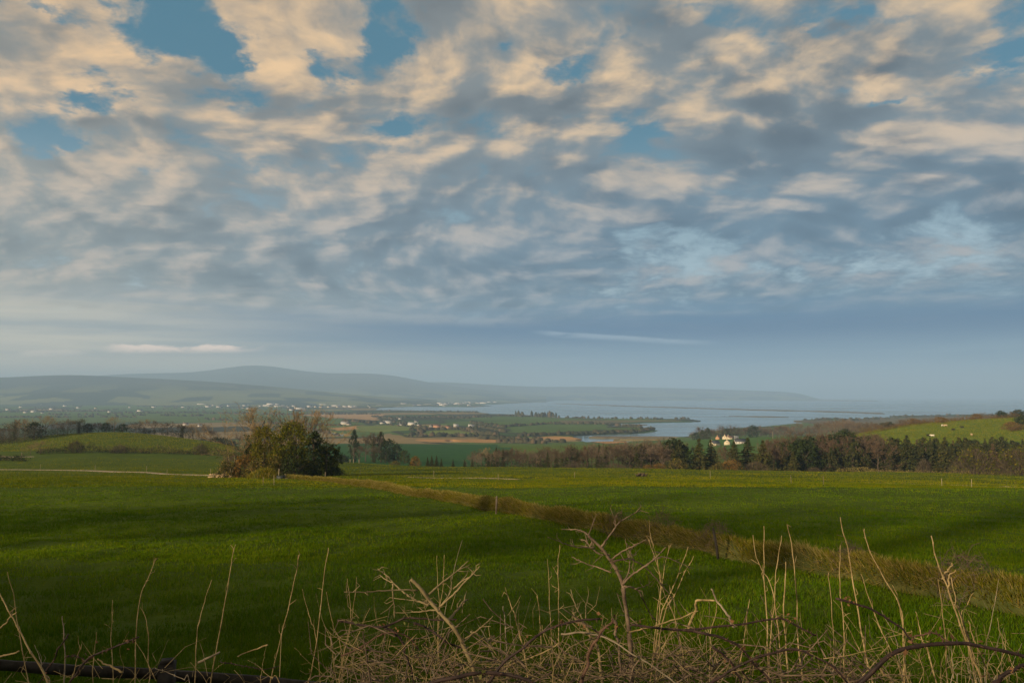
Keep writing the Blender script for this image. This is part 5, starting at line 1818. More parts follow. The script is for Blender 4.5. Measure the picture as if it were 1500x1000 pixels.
post('brown wooden post standing against the bank near the middle', 727, 42.5, 1.02, .055, (.03, 0))
post('leaning dark wooden post in the bank right of the forked branch', 1049, 24.9, 1.05, .045, (-.17, .05), 'rail')
for u, v, h, lab in [(478, 704, 1.3, 'thin post at the far left end of the bank'), (529, 696, 1.2, 'pale thin post in the shadow right of the clump'), (636, 699, 1.3, 'pale thin post above the short bare strip'),
                     (730, 703, 1.0, 'faint thin post right of the short bare strip'), (841, 700, 1.1, 'pale thin post in the middle of the lit grass'), (1038.5, 701, 1.4, 'pale thin post below the tall conifers'),
                     (1156, 708, 1.2, 'dark thin post at the right of the field'), (1203, 710, 1.2, 'pale thin post just right of the dark thin post'), (1375, 712, 1.0, 'pale thin post below the thorn bushes'), (1418, 714, 1.0, 'pale thin post at the far right of the field'),
                     (63, 687, 1.4, 'first thin post from the left beside the track'), (143, 689, 1.4, 'second thin post from the left beside the track'), (218, 691, 1.4, 'third thin post from the left beside the track'), (248, 695, 1.2, 'fourth thin post from the left beside the track'),
                     (363, 697, 1.6, 'short stout post at the left of the dry grass mound'), (404, 710, 1.2, 'pale short post in front of the dry grass mound'), (388, 710, 1.0, 'darker short post in front of the dry grass mound'), (311, 694, 1.2, 'short post beside the pile of logs')]:
    x, y = on_ground(u, v, 60, 260)
    post(lab, u, y, h, .032 if 'stout' not in lab else .10, (rng.uniform(-.04, .04), 0), 'post' if 'dark' in lab or 'stout' in lab else 'post_pale')
post('dark slim post at the left edge of the field', 35, 285, 2.2, .10)
for i, u in enumerate((514, 519, 527)):
    post('short grey post at the gap in the distant fence, ' + ('left one', 'middle one', 'right one')[i], u, 262, 1.4, .09, (0, 0), 'post_pale')
post('thin pale pole standing in the meadow above the houses', 1131, 930, 9.0, .22, (0, 0), 'post_pale')
post('tall pale pole by the trough in front of the clump', 410.5, 126, 1.6, .06, (.03, 0), 'post_pale')
# rails of the broken fence between the gap posts
# trough
p = at(413.5, 124)
tr = empty('water_trough', tuple(p), .1)
M['trough'] = mat_noise('dark_plastic', (0.020, 0.028, 0.030), (0.035, 0.045, 0.048), 3, 0.5)
b = MB()
L_, W_, H_ = 1.15, .6, .5
V = []
for (sx_, sy_, zz) in [(1, 1, 0), (1.12, 1.15, H_), (1.04, 1.0, H_), (.94, .85, .12)]:
    V += [(-L_ / 2 * sx_, -W_ / 2 * sy_, zz), (L_ / 2 * sx_, -W_ / 2 * sy_, zz), (L_ / 2 * sx_, W_ / 2 * sy_, zz), (-L_ / 2 * sx_, W_ / 2 * sy_, zz)]
Q = []
for r in range(3):
    for i in range(4):
        j = (i + 1) % 4
        Q.append((r * 4 + i, r * 4 + j, r * 4 + 4 + j, r * 4 + 4 + i))
Q.append((12, 13, 14, 15))
b.add(V, Q)
obj('tub', b.mesh('trough_tub', [M['trough']]), tr)
b = MB(); b.box((0, 0, H_ - .1), (L_ * .98, W_ * .9, .02)); obj('water', b.mesh('trough_water', [M['water']]), tr)
b = MB(); b.tube([(L_ / 2, 0, .1), (L_ / 2 + .25, 0, .1), (L_ / 2 + .25, 0, .75), (L_ / 2 + .05, 0, .75)], .03, 6); obj('pipe', b.mesh('trough_pipe', [M['post_pale']]), tr)
tag(tr, 'low dark water trough with pale water in front of the tree clump', 'trough')
# dry mound and logs at the foot of the clump
p = at(391, 127)
b = MB()
rng = np.random.default_rng(8)
mound = empty('dry_grass_mound', tuple(p))
mt, ms = np.meshgrid(np.linspace(0, 2 * np.pi, 25), np.linspace(0, 1, 9))
lp = 1 + .25 * np.sin(3 * mt + 1) + .15 * np.sin(5 * mt)
MV = np.stack([2.9 * ms * lp * np.cos(mt), 2.0 * ms * lp * np.sin(mt), 1.35 * (1 - ms ** 2) * (1 + .3 * np.sin(4 * mt + 9 * ms)) - .15], -1)
obj('earth', mesh('mound_earth', MV, grid_faces(*mt.shape), None, [M['bank_earth']], True), mound)
th = rng.uniform(0, 6.28, 2200); rr = np.sqrt(rng.uniform(0, 1, 2200))
Pm = np.stack([3.0 * rr * np.cos(th), 2.1 * rr * np.sin(th), 1.35 * (1 - rr ** 2) - .1], 1)
A, B_, C = blades(Pm, rng.uniform(.3, .8, 2200), .10, rng, 1.0)
b.tris(A, B_, C)
tag(obj('dry_grass', b.mesh('mound_grass', [M['bank_grass']]), mound), None, None, None, 'stuff')
tag(mound, 'tawny mound of dry grass in front of the tree clump', 'grass mound')
logs = empty('log_pile', tuple(at(330, 140)), .2)
M['log'] = mat_noise('cut_log', (0.30, 0.22, 0.13), (0.46, 0.35, 0.22), 3, 0.9)
for i in range(11):
    b = MB()
    a = rng.uniform(-.35, .35)
    c = np.array([rng.uniform(-2.2, 1.8), rng.uniform(-.5, .5), .14 + .24 * (i % 3)])
    d = np.array([math.cos(a), math.sin(a), rng.uniform(-.05, .05)]) * rng.uniform(.7, 1.5)
    b.tube([c - d, c, c + d], [.15, .14, .12], 7)
    obj('log', b.mesh('log', [M['log']]), logs)
tag(logs, 'low pile of pale cut logs at the left end of the tree clump', 'log pile')
b = MB()
p = at(343, 138)
for i in range(9):
    a = rng.uniform(0, 6.28)
    b.tube([(0, 0, 0), (math.cos(a) * .5, math.sin(a) * .4, rng.uniform(1, 2)), (math.cos(a) * 1.0, math.sin(a) * .8, rng.uniform(2, 4.5))], [.08, .05, .02], 5)
tag(obj('dead_bush', b.mesh('dead_bush', [M['post_pale']]), None, tuple(p)), 'pale dead branches sticking up behind the log pile', 'dead bush')
# tussock lying on the far field
p = at(938, 146)
b = MB()
for i in range(26):
    c = np.array([rng.uniform(-.9, .9), rng.uniform(-.4, .4), 0.1])
    e = c + np.array([rng.uniform(-.7, .7), rng.uniform(-.5, .5), rng.uniform(.2, .75)])
    b.tube([c, (c + e) / 2 + np.array([0, 0, .15]), e], [.12, .09, .03], 5)
tag(obj('brush_heap', b.mesh('brush_heap', [M['bark']], True), None, tuple(p)), 'small dark heap of brushwood on the lit far field', 'brush heap')
p = at(1000, 1.0 * 131)

# ------------------------------------------------------------------ grass of the fields
rng = np.random.default_rng(99)


def grass_sheet(name, label, u0, u1, y0, y1, n, hmin, hmax, wk, mat, seed, thin=0.35):
    # even in the picture: density falls with the square of distance along the slope
    u = rng.uniform(u0, u1, n)
    k = rng.uniform(1 / y1, 1 / y0, n)
    Y = 1 / k
    x = (u - 750) / KU * Y
    c = vnoise(x / .35, Y / .45, seed) * .6 + vnoise(x / 1.3, Y / 1.5, seed + 1) * .6
    keep = c + rng.uniform(-.6, .6, n) > -thin
    x, Y, c = x[keep], Y[keep], c[keep]
    n = len(x)
    z = ground(x, Y)
    P = np.stack([x, Y, z - .01], 1)
    big = 1 + .45 * vnoise(x / 6, Y / 9, seed + 3) + .35 * c
    h = rng.uniform(hmin, hmax, n) * np.clip(big, .4, 2.0)
    A, B, C = blades(P, h, wk[0] + wk[1] * Y, rng, .75, np.array([0.0, 0.0, 0.0]))
    b = MB(); b.tris(A, B, C)
    return tag(obj(name, b.mesh(name, [M[mat]])), label, None, None, 'stuff')


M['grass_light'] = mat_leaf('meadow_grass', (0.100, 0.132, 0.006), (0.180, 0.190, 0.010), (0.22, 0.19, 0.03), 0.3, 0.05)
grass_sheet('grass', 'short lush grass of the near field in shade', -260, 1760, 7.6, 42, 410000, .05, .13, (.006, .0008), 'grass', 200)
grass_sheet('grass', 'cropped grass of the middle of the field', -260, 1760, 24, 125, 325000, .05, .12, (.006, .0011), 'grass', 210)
grass_sheet('grass', 'cropped grass of the far field, sunlight tinted into its colour', -260, 1700, 85, 300, 245000, .07, .16, (.01, .0012), 'grass_far_lit', 220)
grass_sheet('grass', 'sunlit grass on the left hill', -60, 345, 335, 432, 30000, .14, .30, (.02, .0015), 'grass_light', 230)
grass_sheet('grass', 'bright cropped grass on the right hill', 1245, 1560, 430, 600, 36000, .14, .30, (.02, .0015), 'grass_light', 240)

# ------------------------------------------------------------------ the verge: fence, brambles, dead stalks, dry grass
M['stalk'] = mat_noise('dry_stalk', (0.20, 0.145, 0.062), (0.38, 0.29, 0.145), 14.0, 0.8)
M['stalk_grey'] = mat_noise('grey_stalk', (0.18, 0.145, 0.098), (0.33, 0.275, 0.195), 14.0, 0.85)
M['cane'] = mat_noise('bramble_cane', (0.016, 0.011, 0.011), (0.050, 0.032, 0.028), 16.0, 0.6, 0.3, 0.004)
M['cane_red'] = mat_noise('reddish_cane', (0.060, 0.032, 0.022), (0.13, 0.075, 0.05), 16.0, 0.65)
M['branch'] = mat_noise('thorn_branch', (0.060, 0.042, 0.030), (0.19, 0.14, 0.095), 18.0, 0.85, 0.5, 0.004)
M['branch_pale'] = mat_noise('barkless_branch', (0.125, 0.096, 0.050), (0.26, 0.208, 0.110), 12.0, 0.8, 0.3, 0.003)
M['dead_leaf'] = mat_noise('dead_leaf', (0.10, 0.05, 0.022), (0.19, 0.10, 0.045), 12.0, 0.8)
M['green_leaf'] = mat_noise('bramble_leaf', (0.05, 0.075, 0.02), (0.11, 0.11, 0.03), 12.0, 0.7)
M['verge_grass'] = mat_leaf('verge_grass', (0.095, 0.068, 0.030), (0.20, 0.145, 0.068), (0.065, 0.075, 0.014), 0.2, 3.0)


def pt(u, v, Y):
    d = pix_dir(u, v)
    return np.array([d[0] / d[1] * Y, Y, CAMZ + d[2] / d[1] * Y])


def smooth_path(P, n=None):
    P = np.asarray(P, float)
    m = len(P)
    if m < 3:
        return np.array([P[0] + (P[-1] - P[0]) * t for t in np.linspace(0, 1, 5)])
    E = np.vstack([2 * P[0] - P[1], P, 2 * P[-1] - P[-2]])
    out = []
    for i in range(m - 1):
        p0, p1, p2, p3 = E[i:i + 4]
        for t in np.linspace(0, 1, 6, endpoint=False):
            out.append(.5 * (2 * p1 + (p2 - p0) * t + (2 * p0 - 5 * p1 + 4 * p2 - p3) * t * t + (3 * p1 - p0 - 3 * p2 + p3) * t ** 3))
    out.append(P[-1])
    return np.array(out)


def stem_path(uv, Y, wob=0.0012, root=True, depth=.25):
    """pixels along a stem, standing about Y metres away; continued down into the verge"""
    n = len(uv)
    dy = np.cumsum(rng.normal(0, depth / max(n, 2), n)) * .4
    P = [pt(u, v, Y + d) for (u, v), d in zip(uv, dy)]
    if root:
        e = P[-1]
        g = float(ground(e[0], e[1], False))
        if e[2] > g:
            dv = unit(P[-1] - P[-2]); k = (e[2] - g) * .8
            P.append(np.array([e[0] + np.clip(dv[0], -.35, .35) * k, e[1] + .1 * rng.normal(), g - .05]))
    P = smooth_path(P)
    k = len(P); tq = np.linspace(0, 1, k)
    for ax in (0, 1):
        ph = rng.uniform(0, 6.28, 3)
        P[:, ax] += wob * 2.2 * (np.sin(9 * tq + ph[0]) + .6 * np.sin(19 * tq + ph[1]) + .4 * np.sin(37 * tq + ph[2])) * (tq > 0)
    P[1:-1] += rng.normal(0, wob * .35, (k - 2, 3)) * np.array([1, 1, .3])
    return P


def twigs_on(b, P, n, L, r, side=.8, upw=.5):
    for k in range(n):
        i = rng.integers(1, max(2, int(len(P) * .75)))
        t = unit(P[i - 1] - P[i])
        d = unit(t * .8 + rng.normal(0, side, 3) + np.array([0, 0, upw]))
        l = L * rng.uniform(.5, 1.3)
        m = P[i] + d * l * .5 + rng.normal(0, .01, 3)
        b.tube([P[i], m, P[i] + d * l + np.array([0, 0, -.02 * l])], [r, r * .8, r * .35], 4, False)


def stalk(label, uv, Y, r=.005, mat='stalk', tw=3, group=None, name='dry_stalk', cat='stalk', twl=.07):
    P = stem_path(uv, Y)
    o0 = P[-1].copy()
    root = empty(name, tuple(o0))
    b = MB()
    k = len(P)
    r = r * .62
    rr = np.linspace(r * .42, r, k) * (1 + .12 * rng.uniform(-1, 1, k))
    b.tube(P - o0, rr, 6)
    for i in range(3, k - 2, 5):       # joints
        q = P[i] - o0
        b.tube([q - np.array([0, 0, .006]), q, q + np.array([0, 0, .006])], [rr[i], rr[i] * 1.45, rr[i]], 6, False)
    obj('stem', b.mesh('dry_stem', [M[mat]], True), root)
    if tw:
        if group:
            b = MB()
            twigs_on(b, P - o0, tw, twl, r * .45)
            tag(obj('twigs', b.mesh('dry_twigs', [M[mat]], True), root), kind='stuff')
        else:
            for i in range(tw):
                b = MB()
                twigs_on(b, P - o0, 1, twl, r * .45)
                obj('twig', b.mesh('dry_twig', [M[mat]], True), root)
    return tag(root, label, cat, group)


# ---- old post and rail fence at the lower left
fence = empty('wooden_fence', (-2.4, 7.9, CAMZ - 3.85))
f0 = np.array(fence.location)


def rail(uA, uB, vA, vB, th):
    YA = 2.86 / dep(vA); YB_ = 2.86 / dep(vB)
    a, c = pt(uA, vA, YA), pt(uB, vB, YB_)
    b = MB()
    n = 13
    P = np.array([a + (c - a) * t for t in np.linspace(0, 1, n)])
    P[:, 2] += .008 * np.sin(np.linspace(0, 7, n)) - th / 2
    d = unit(c - a); nrm = np.array([-d[1], d[0], 0])
    V = []
    for i, q in enumerate(P):
        w = .022 * (1 + .1 * rng.uniform(-1, 1)); h = th / 2 * (1 + .07 * rng.uniform(-1, 1))
        V += [q - nrm * w - [0, 0, h], q + nrm * w - [0, 0, h], q + nrm * w * .9 + [0, 0, h], q - nrm * w * .9 + [0, 0, h]]
    Q = [(3, 2, 1, 0)]
    for i in range(n - 1):
        for k in range(4):
            j = (k + 1) % 4
            Q.append((i * 4 + k, i * 4 + j, i * 4 + 4 + j, i * 4 + 4 + k))
    Q.append(tuple((n - 1) * 4 + k for k in range(4)))
    b.add(np.array(V) - f0, Q)
    obj('rail', b.mesh('fence_rail', [M['rail']]), fence)


rail(-130, 236, 959, 979.5, .105)
rail(252, 640, 981, 1012, .105)
for (u, v, Y) in [(245, 970, 7.75), (640, 1003, 7.5), (-140, 950, 8.3)]:
    q = pt(u, v, Y); g = float(ground(q[0], q[1], False))
    b = MB()
    rot = .25
    hh = q[2] - g + .3
    b.box((q[0] - f0[0], q[1] - f0[1], q[2] - hh / 2 - f0[2]), (.15, .15, hh), rot)
    b.box((q[0] - f0[0], q[1] - f0[1], q[2] + .015 - f0[2]), (.12, .12, .03), rot)
    obj('post', b.mesh('fence_post_square', [M['rail']]), fence)
tag(fence, 'old grey post and rail fence at the lower left behind the dry stalks', 'fence')

# ---- tall dead stalks, as they stand along the verge
TALL = [
    ('tall slender stalk leaning right above the square fence post', [(228, 817), (215, 850), (206, 872), (200, 930), (197, 1002)], 5.2, .0075, 5),
    ('shorter curved stalk left of the straight one near the fence', [(310, 849), (299, 880), (292, 910), (288, 945), (285, 1002)], 5.0, .0068, 1),
    ('long straight stalk leaning right, left of the paired stalks', [(345, 797), (336, 840), (329, 885), (319, 940), (308, 1003)], 5.1, .0080, 4),
    ('knotty stalk bending left with many side twigs', [(437, 812), (433, 845), (424, 885), (412, 930), (394, 1004)], 4.9, .0080, 9),
    ('tall stalk with two long side stems right of the knotty stalk', [(481, 802), (475, 840), (471, 880), (466, 925), (455, 985), (451, 1004)], 4.9, .0080, 5),
    ('thick pale stalk slanting across the lower left corner', [(-4, 860), (12, 893), (25, 916), (45, 955), (72, 1004)], 4.2, .0095, 4),
    ('thin stalk crossing behind the thick pale stalk', [(11, 837), (18, 868), (24, 900), (33, 950), (43, 1004)], 4.8, .0055, 2),
    ('thin upright greenish stalk behind the black bramble at the left', [(165, 878), (164, 915), (163, 950), (166, 1003)], 5.0, .0050, 5),
    ('short straight stalk in front of the rail', [(141, 925), (139, 955), (136, 1003)], 5.0, .0050, 0),
    ('grey knobbly stub with a white broken tip', [(91, 902), (93, 925), (95, 955), (94, 1003)], 4.9, .0085, 3),
    ('thin stalk rising left out of the pair of stalks', [(443, 862), (449, 890), (456, 910), (462, 925), (468, 985)], 4.9, .0050, 1),
    ('thin drooping stalk right of the paired stalks', [(478, 866), (484, 900), (489, 918), (498, 940), (503, 1003)], 4.9, .0050, 1),
    ('forked pale stalk with a spray of twigs at the left', [(120, 942), (115, 957), (108, 985), (101, 1004)], 4.8, .0060, 5),
    ('thin curving stalk beside the tall slender one', [(206, 889), (213, 905), (217, 930), (218, 965), (217, 1003)], 5.0, .0050, 3),
    ('thin upright stalk left of the broken branch', [(509, 847), (512, 880), (513, 920), (504, 955), (496, 1003)], 4.9, .0050, 2),
    ('second thin stalk left of the broken branch', [(522, 845), (519, 880), (514, 915), (503, 965), (494, 1003)], 4.8, .0050, 2),
    ('third thin stalk left of the broken branch, leaning right', [(542, 890), (531, 915), (519, 940), (508, 965), (498, 1003)], 4.8, .0055, 1),
    ('fine upright stalk above the tip of the broken branch', [(640, 813), (641, 850), (643, 890), (642, 940), (640, 1003)], 4.8, .0050, 4),
    ('straight stalk right of the tip of the broken branch', [(651, 812), (649, 850), (644, 895), (642, 935), (646, 1003)], 4.7, .0058, 5),
    ('grey broken stub standing between the broken branch and the black cane', [(737, 887), (739, 910), (742, 945), (744, 1003)], 4.3, .0085, 1),
    ('pale forked stalk with a twiggy head left of the black cane', [(742, 868), (748, 885), (755, 903), (762, 930), (767, 955), (775, 1003)], 4.4, .0090, 7),
    ('thin bent stalk between the forked stalk and the thorn branch', [(786, 872), (790, 900), (793, 935), (793, 970), (795, 1003)], 4.6, .0058, 2),
    ('thin stalk left of the thorn branch', [(802, 818), (804, 855), (806, 890), (808, 940), (812, 1003)], 4.7, .0050, 3),
    ('bushy stalk with many short side shoots left of the thorn branch', [(820, 798), (818, 830), (818, 870), (818, 920), (818, 1003)], 4.7, .0060, 10),
    ('yellow stalk crossing right of the thorn branch', [(950, 790), (958, 812), (965, 838), (972, 865), (985, 895), (996, 935)], 4.6, .0065, 3),
    ('leaning yellow stalk right of the thorn branch, its top to the right', [(1008, 800), (999, 825), (988, 855), (976, 880), (968, 905), (958, 960), (952, 1003)], 4.5, .0065, 5),
    ('second leaning yellow stalk right of the thorn branch', [(1016, 814), (1003, 838), (990, 868), (978, 888), (966, 930), (960, 1003)], 4.5, .0065, 4),
    ('upright yellow stalk right of the thorn branch', [(980, 798), (974, 830), (969, 862), (964, 890), (958, 935), (953, 1003)], 4.6, .0060, 4),
    ('faint thin stalk above the crossing yellow stalks', [(952, 762), (954, 790), (962, 820), (968, 860), (966, 900), (962, 960)], 4.8, .0045, 6),
    ('short pale stalk bent at the top right of the yellow stalks', [(1050, 887), (1048, 900), (1042, 925), (1040, 960), (1039, 1003)], 4.4, .0070, 2),
    ('short pale stalk leaning right above the dark cane', [(1098, 877), (1095, 900), (1090, 932), (1085, 965)], 4.5, .0060, 0),
    ('leftmost of the five tall straight stalks', [(1103, 783), (1108, 815), (1118, 836), (1126, 850), (1134, 880), (1141, 930), (1146, 1003)], 4.6, .0062, 3),
    ('second of the five tall straight stalks, the tallest on the left', [(1119, 770), (1119, 810), (1120, 850), (1123, 900), (1124, 950), (1124, 1003)], 4.4, .0080, 4),
    ('third of the five tall straight stalks, crossing its neighbour', [(1145, 784), (1139, 820), (1137, 850), (1134, 885), (1129, 925), (1125, 1003)], 4.4, .0070, 3),
    ('fourth of the five tall straight stalks, thick and cut off at the top', [(1151, 822), (1149, 860), (1149, 900), (1151, 945), (1153, 1003)], 4.3, .0090, 3),
    ('fifth of the five tall straight stalks, bending right', [(1154, 768), (1159, 800), (1164, 840), (1168, 890), (1170, 945), (1175, 1003)], 4.4, .0075, 3),
    ('slender stalk left of the pair of long right leaning stalks', [(1214, 838), (1217, 870), (1219, 910), (1221, 955), (1222, 1003)], 4.6, .0055, 2),
    ('straight stalk with a broken top left of the longest stalk', [(1231, 798), (1230, 830), (1232, 865), (1235, 910), (1236, 950), (1236, 1003)], 4.4, .0070, 2),
    ('longest wavy stalk rising right of the middle', [(1231, 757), (1237, 785), (1244, 810), (1248, 845), (1254, 885), (1262, 925), (1270, 965), (1279, 1003)], 4.3, .0085, 3),
    ('long stalk slanting down to the right into a clump', [(1266, 774), (1272, 800), (1284, 825), (1300, 855), (1314, 880), (1322, 905), (1324, 950), (1325, 1003)], 4.4, .0075, 2),
    ('second slanting stalk, left of the clump it leans over', [(1261, 840), (1270, 865), (1280, 895), (1292, 925), (1303, 950), (1318, 978)], 4.3, .0062, 2),
    ('tall stalk with three short side twigs at the right', [(1364, 784), (1367, 805), (1373, 825), (1384, 848), (1392, 870), (1402, 900), (1412, 930), (1424, 965), (1438, 1003)], 4.1, .0095, 2),
    ('slender stalk just left of the one with three side twigs', [(1374, 848), (1379, 880), (1383, 920), (1386, 960), (1389, 1003)], 4.3, .0060, 1),
    ('thin stalk leaning into the clump beneath the longest stalks', [(1307, 856), (1315, 875), (1321, 900), (1323, 930), (1325, 980)], 4.4, .0055, 1),
    ('short stalk behind the big arching cane', [(1341, 895), (1346, 915), (1353, 940), (1361, 962)], 4.2, .0070, 0),
    ('forked bundle stalk leaning left at the right', [(1393, 845), (1398, 870), (1408, 905), (1420, 945), (1430, 1003)], 4.2, .0075, 2),
    ('second stalk of the bundle at the right', [(1402, 872), (1408, 900), (1417, 930), (1428, 965), (1440, 1003)], 4.2, .0070, 2),
    ('third stalk of the bundle, with a side shoot to the right', [(1426, 868), (1416, 885), (1408, 898), (1414, 930), (1424, 965), (1431, 1003)], 4.2, .0060, 2),
    ('pale cut stalk at the right of the bundle', [(1418, 908), (1424, 930), (1434, 950), (1446, 985)], 4.2, .0080, 1),
]
for lab, uv, Y, r, tw in TALL:
    stalk(lab, uv, Y, r, 'stalk_grey' if 'grey' in lab else 'stalk', tw)
# side twigs of the stalk with three short twigs, twig near it, bent stick
for uv, Y, r, lab in [([(1395, 824), (1391, 832), (1384, 840), (1381, 848)], 4.1, .0055, 'short stick caught in the tall stalk at the right, upper one'), ([(1399, 834), (1393, 842), (1388, 850), (1391, 862)], 4.1, .0055, 'short stick caught in the tall stalk at the right, lower one'),
                      ([(1047, 879), (1034, 879), (1020, 879), (1018, 890), (1013, 910), (1008, 925)], 4.4, .0085, 'broken stalk snapped over at a right angle'),
                      ([(1042, 862), (1052, 880), (1062, 896), (1069, 905), (1076, 918)], 4.3, .0075, 'grey stick leaning left of the short pale stalk'),
                      ([(348, 961), (364, 954), (378, 949), (392, 944)], 4.9, .005, 'thin stick with a dead leaf at its tip'), ([(143, 964), (155, 972), (165, 977), (182, 984)], 4.8, .0065, 'pale stick lying across the rail'),
                      ([(28, 953), (14, 958), (-4, 961)], 4.5, .0065, 'pale stick at the left edge'), ([(24, 896), (12, 907), (2, 919)], 4.2, .005, 'thin stick crossing the thick pale stalk'),
                      ([(322, 954), (305, 963), (290, 970)], 4.8, .008, 'grey stick lying at the foot of the straight stalk')]:
    P = stem_path(uv, Y, .002, False)
    b = MB(); b.tube(P - P[-1], np.linspace(r * .6, r, len(P)), 6)
    tag(obj('stick', b.mesh('stick', [M['stalk_grey'] if 'grey' in lab else M['stalk']], True), None, tuple(P[-1])), lab, 'stick')

# ---- bramble canes
CANES = [
    ('thick black cane arching over the lower right corner', [(1235, 1030), (1262, 1000), (1285, 974), (1312, 955), (1346, 945), (1400, 942), (1445, 948), (1510, 962)], 2.9, .0150, 'cane'),
    ('black cane at the very bottom right corner', [(1440, 1030), (1457, 1000), (1477, 984), (1510, 970)], 2.8, .0135, 'cane'),
    ('dark cane running up behind the wavy stalk to the arching cane', [(1224, 876), (1250, 883), (1282, 894), (1310, 912), (1332, 936), (1345, 950)], 3.6, .0090, 'cane'),
    ('thin brown cane bowed over the big arching cane', [(1334, 942), (1345, 931), (1362, 926), (1378, 930), (1392, 940)], 3.2, .0055, 'cane_red'),
    ('dark cane stretching right from the thorn branch at mid height', [(925, 914), (960, 918), (1000, 922), (1045, 918), (1090, 913), (1130, 907), (1146, 905), (1162, 913), (1196, 930)], 3.8, .0090, 'cane'),
    ('dark cane drooping right below the straight stalks', [(1000, 922), (1030, 927), (1060, 933), (1085, 948), (1102, 970), (1125, 995), (1140, 1020)], 3.6, .0105, 'cane'),
    ('black cane looping low under the five straight stalks', [(1030, 1006), (1060, 990), (1092, 970), (1128, 956), (1163, 950), (1195, 962), (1225, 979), (1246, 1004)], 3.4, .0095, 'cane'),
    ('dark cane falling steeply between the low loops', [(1045, 945), (1060, 960), (1078, 980), (1090, 1008)], 3.6, .0100, 'cane'),
    ('black cane rising right from beside the thick low branch', [(715, 1000), (738, 972), (765, 948), (788, 930), (815, 916), (850, 908), (878, 905)], 3.4, .0100, 'cane'),
    ('reddish cane slanting up under the thorn branch', [(846, 1010), (858, 975), (870, 945), (884, 920), (897, 907)], 3.3, .0110, 'cane_red'),
    ('dark crooked cane across the broken branch', [(494, 908), (530, 914), (562, 917), (590, 906), (612, 905), (640, 907), (668, 906)], 4.0, .0095, 'cane'),
    ('dark cane sloping down right under the broken branch', [(606, 912), (625, 920), (648, 934), (668, 946), (685, 949)], 3.9, .0090, 'cane'),
    ('thick low black branch along the bottom', [(610, 1012), (645, 996), (680, 989), (708, 985), (740, 987), (768, 992), (792, 1006)], 3.0, .0135, 'cane'),
    ('dark cane dropping from the crooked cane to the ground', [(562, 917), (576, 925), (590, 945), (600, 970), (608, 1004)], 4.0, .0100, 'cane'),
    ('brown arching cane left of the broken branch', [(500, 960), (530, 946), (556, 930), (580, 925), (598, 934), (612, 950)], 3.9, .0065, 'cane_red'),
    ('black cane curving up across the rail at the left', [(98, 1004), (112, 985), (127, 968), (146, 955), (165, 948), (185, 940), (204, 933)], 3.8, .0085, 'cane'),
    ('thin dark loop of cane above the rail', [(98, 962), (108, 960), (118, 962), (126, 969)], 3.8, .0050, 'cane'),
    ('slim dark cane slanting behind the grey stub', [(100, 928), (88, 945), (80, 965), (62, 990), (52, 1006)], 4.4, .0065, 'cane'),
    ('thin black cane crossing low between the paired stalks', [(322, 968), (350, 974), (386, 979), (410, 975)], 4.8, .0050, 'cane'),
    ('tan cane slanting up right of the thorn branch foot', [(918, 926), (945, 920), (975, 911), (1000, 903), (1022, 894)], 3.9, .0065, 'stalk'),
    ('long pale cane sloping down right under the thorn branch', [(822, 928), (850, 926), (878, 931), (905, 942), (940, 965), (975, 990), (1000, 1008)], 3.6, .0070, 'stalk_grey'),
    ('thick pale stub standing left of the thorn branch', [(897, 905), (902, 918), (906, 940), (907, 970), (904, 1006)], 3.8, .0120, 'branch'),
    ('pale cane rising right along the bottom under the black cane', [(700, 985), (730, 978), (765, 968), (795, 955), (820, 940)], 3.8, .0065, 'stalk'),
]
for lab, uv, Y, r, mat in CANES:
    P = stem_path(uv, Y, .0025, False, .15)
    r = r * .66
    o0 = P[len(P) // 2].copy()
    root = empty('bramble_cane' if mat.startswith('cane') else 'dead_cane', tuple(o0))
    b = MB()
    k = len(P)
    b.tube(P - o0, r * (1 - .35 * np.linspace(0, 1, k)) * (1 + .1 * rng.uniform(-1, 1, k)), 7)
    obj('stem', b.mesh('cane_stem', [M[mat]], True), root)
    if mat.startswith('cane'):
        b = MB()
        for i in range(int(k * 1.2)):
            j = rng.integers(0, k - 1)
            q = P[j] + (P[j + 1] - P[j]) * rng.uniform() - o0
            d = unit(rng.normal(size=3)); rr = r * .8
            b.tube([q + d * rr * .7, q + d * (rr + .012)], [.0028, .0004], 4, False)
        tag(obj('thorns', b.mesh('cane_thorns', [M['cane_red']]), root), kind='stuff')
        b = MB()
        for i in range(max(1, k // 9)):
            j = rng.integers(1, k - 1)
            q = P[j] - o0
            cards(b, q + rng.normal(0, .018, (3, 3)), .019, rng, .2, .4)
        tag(obj('leaves', b.mesh('cane_leaf', [M['dead_leaf'] if rng.uniform() < .7 else M['green_leaf']]), root), kind='stuff')
    tag(root, lab, 'bramble')

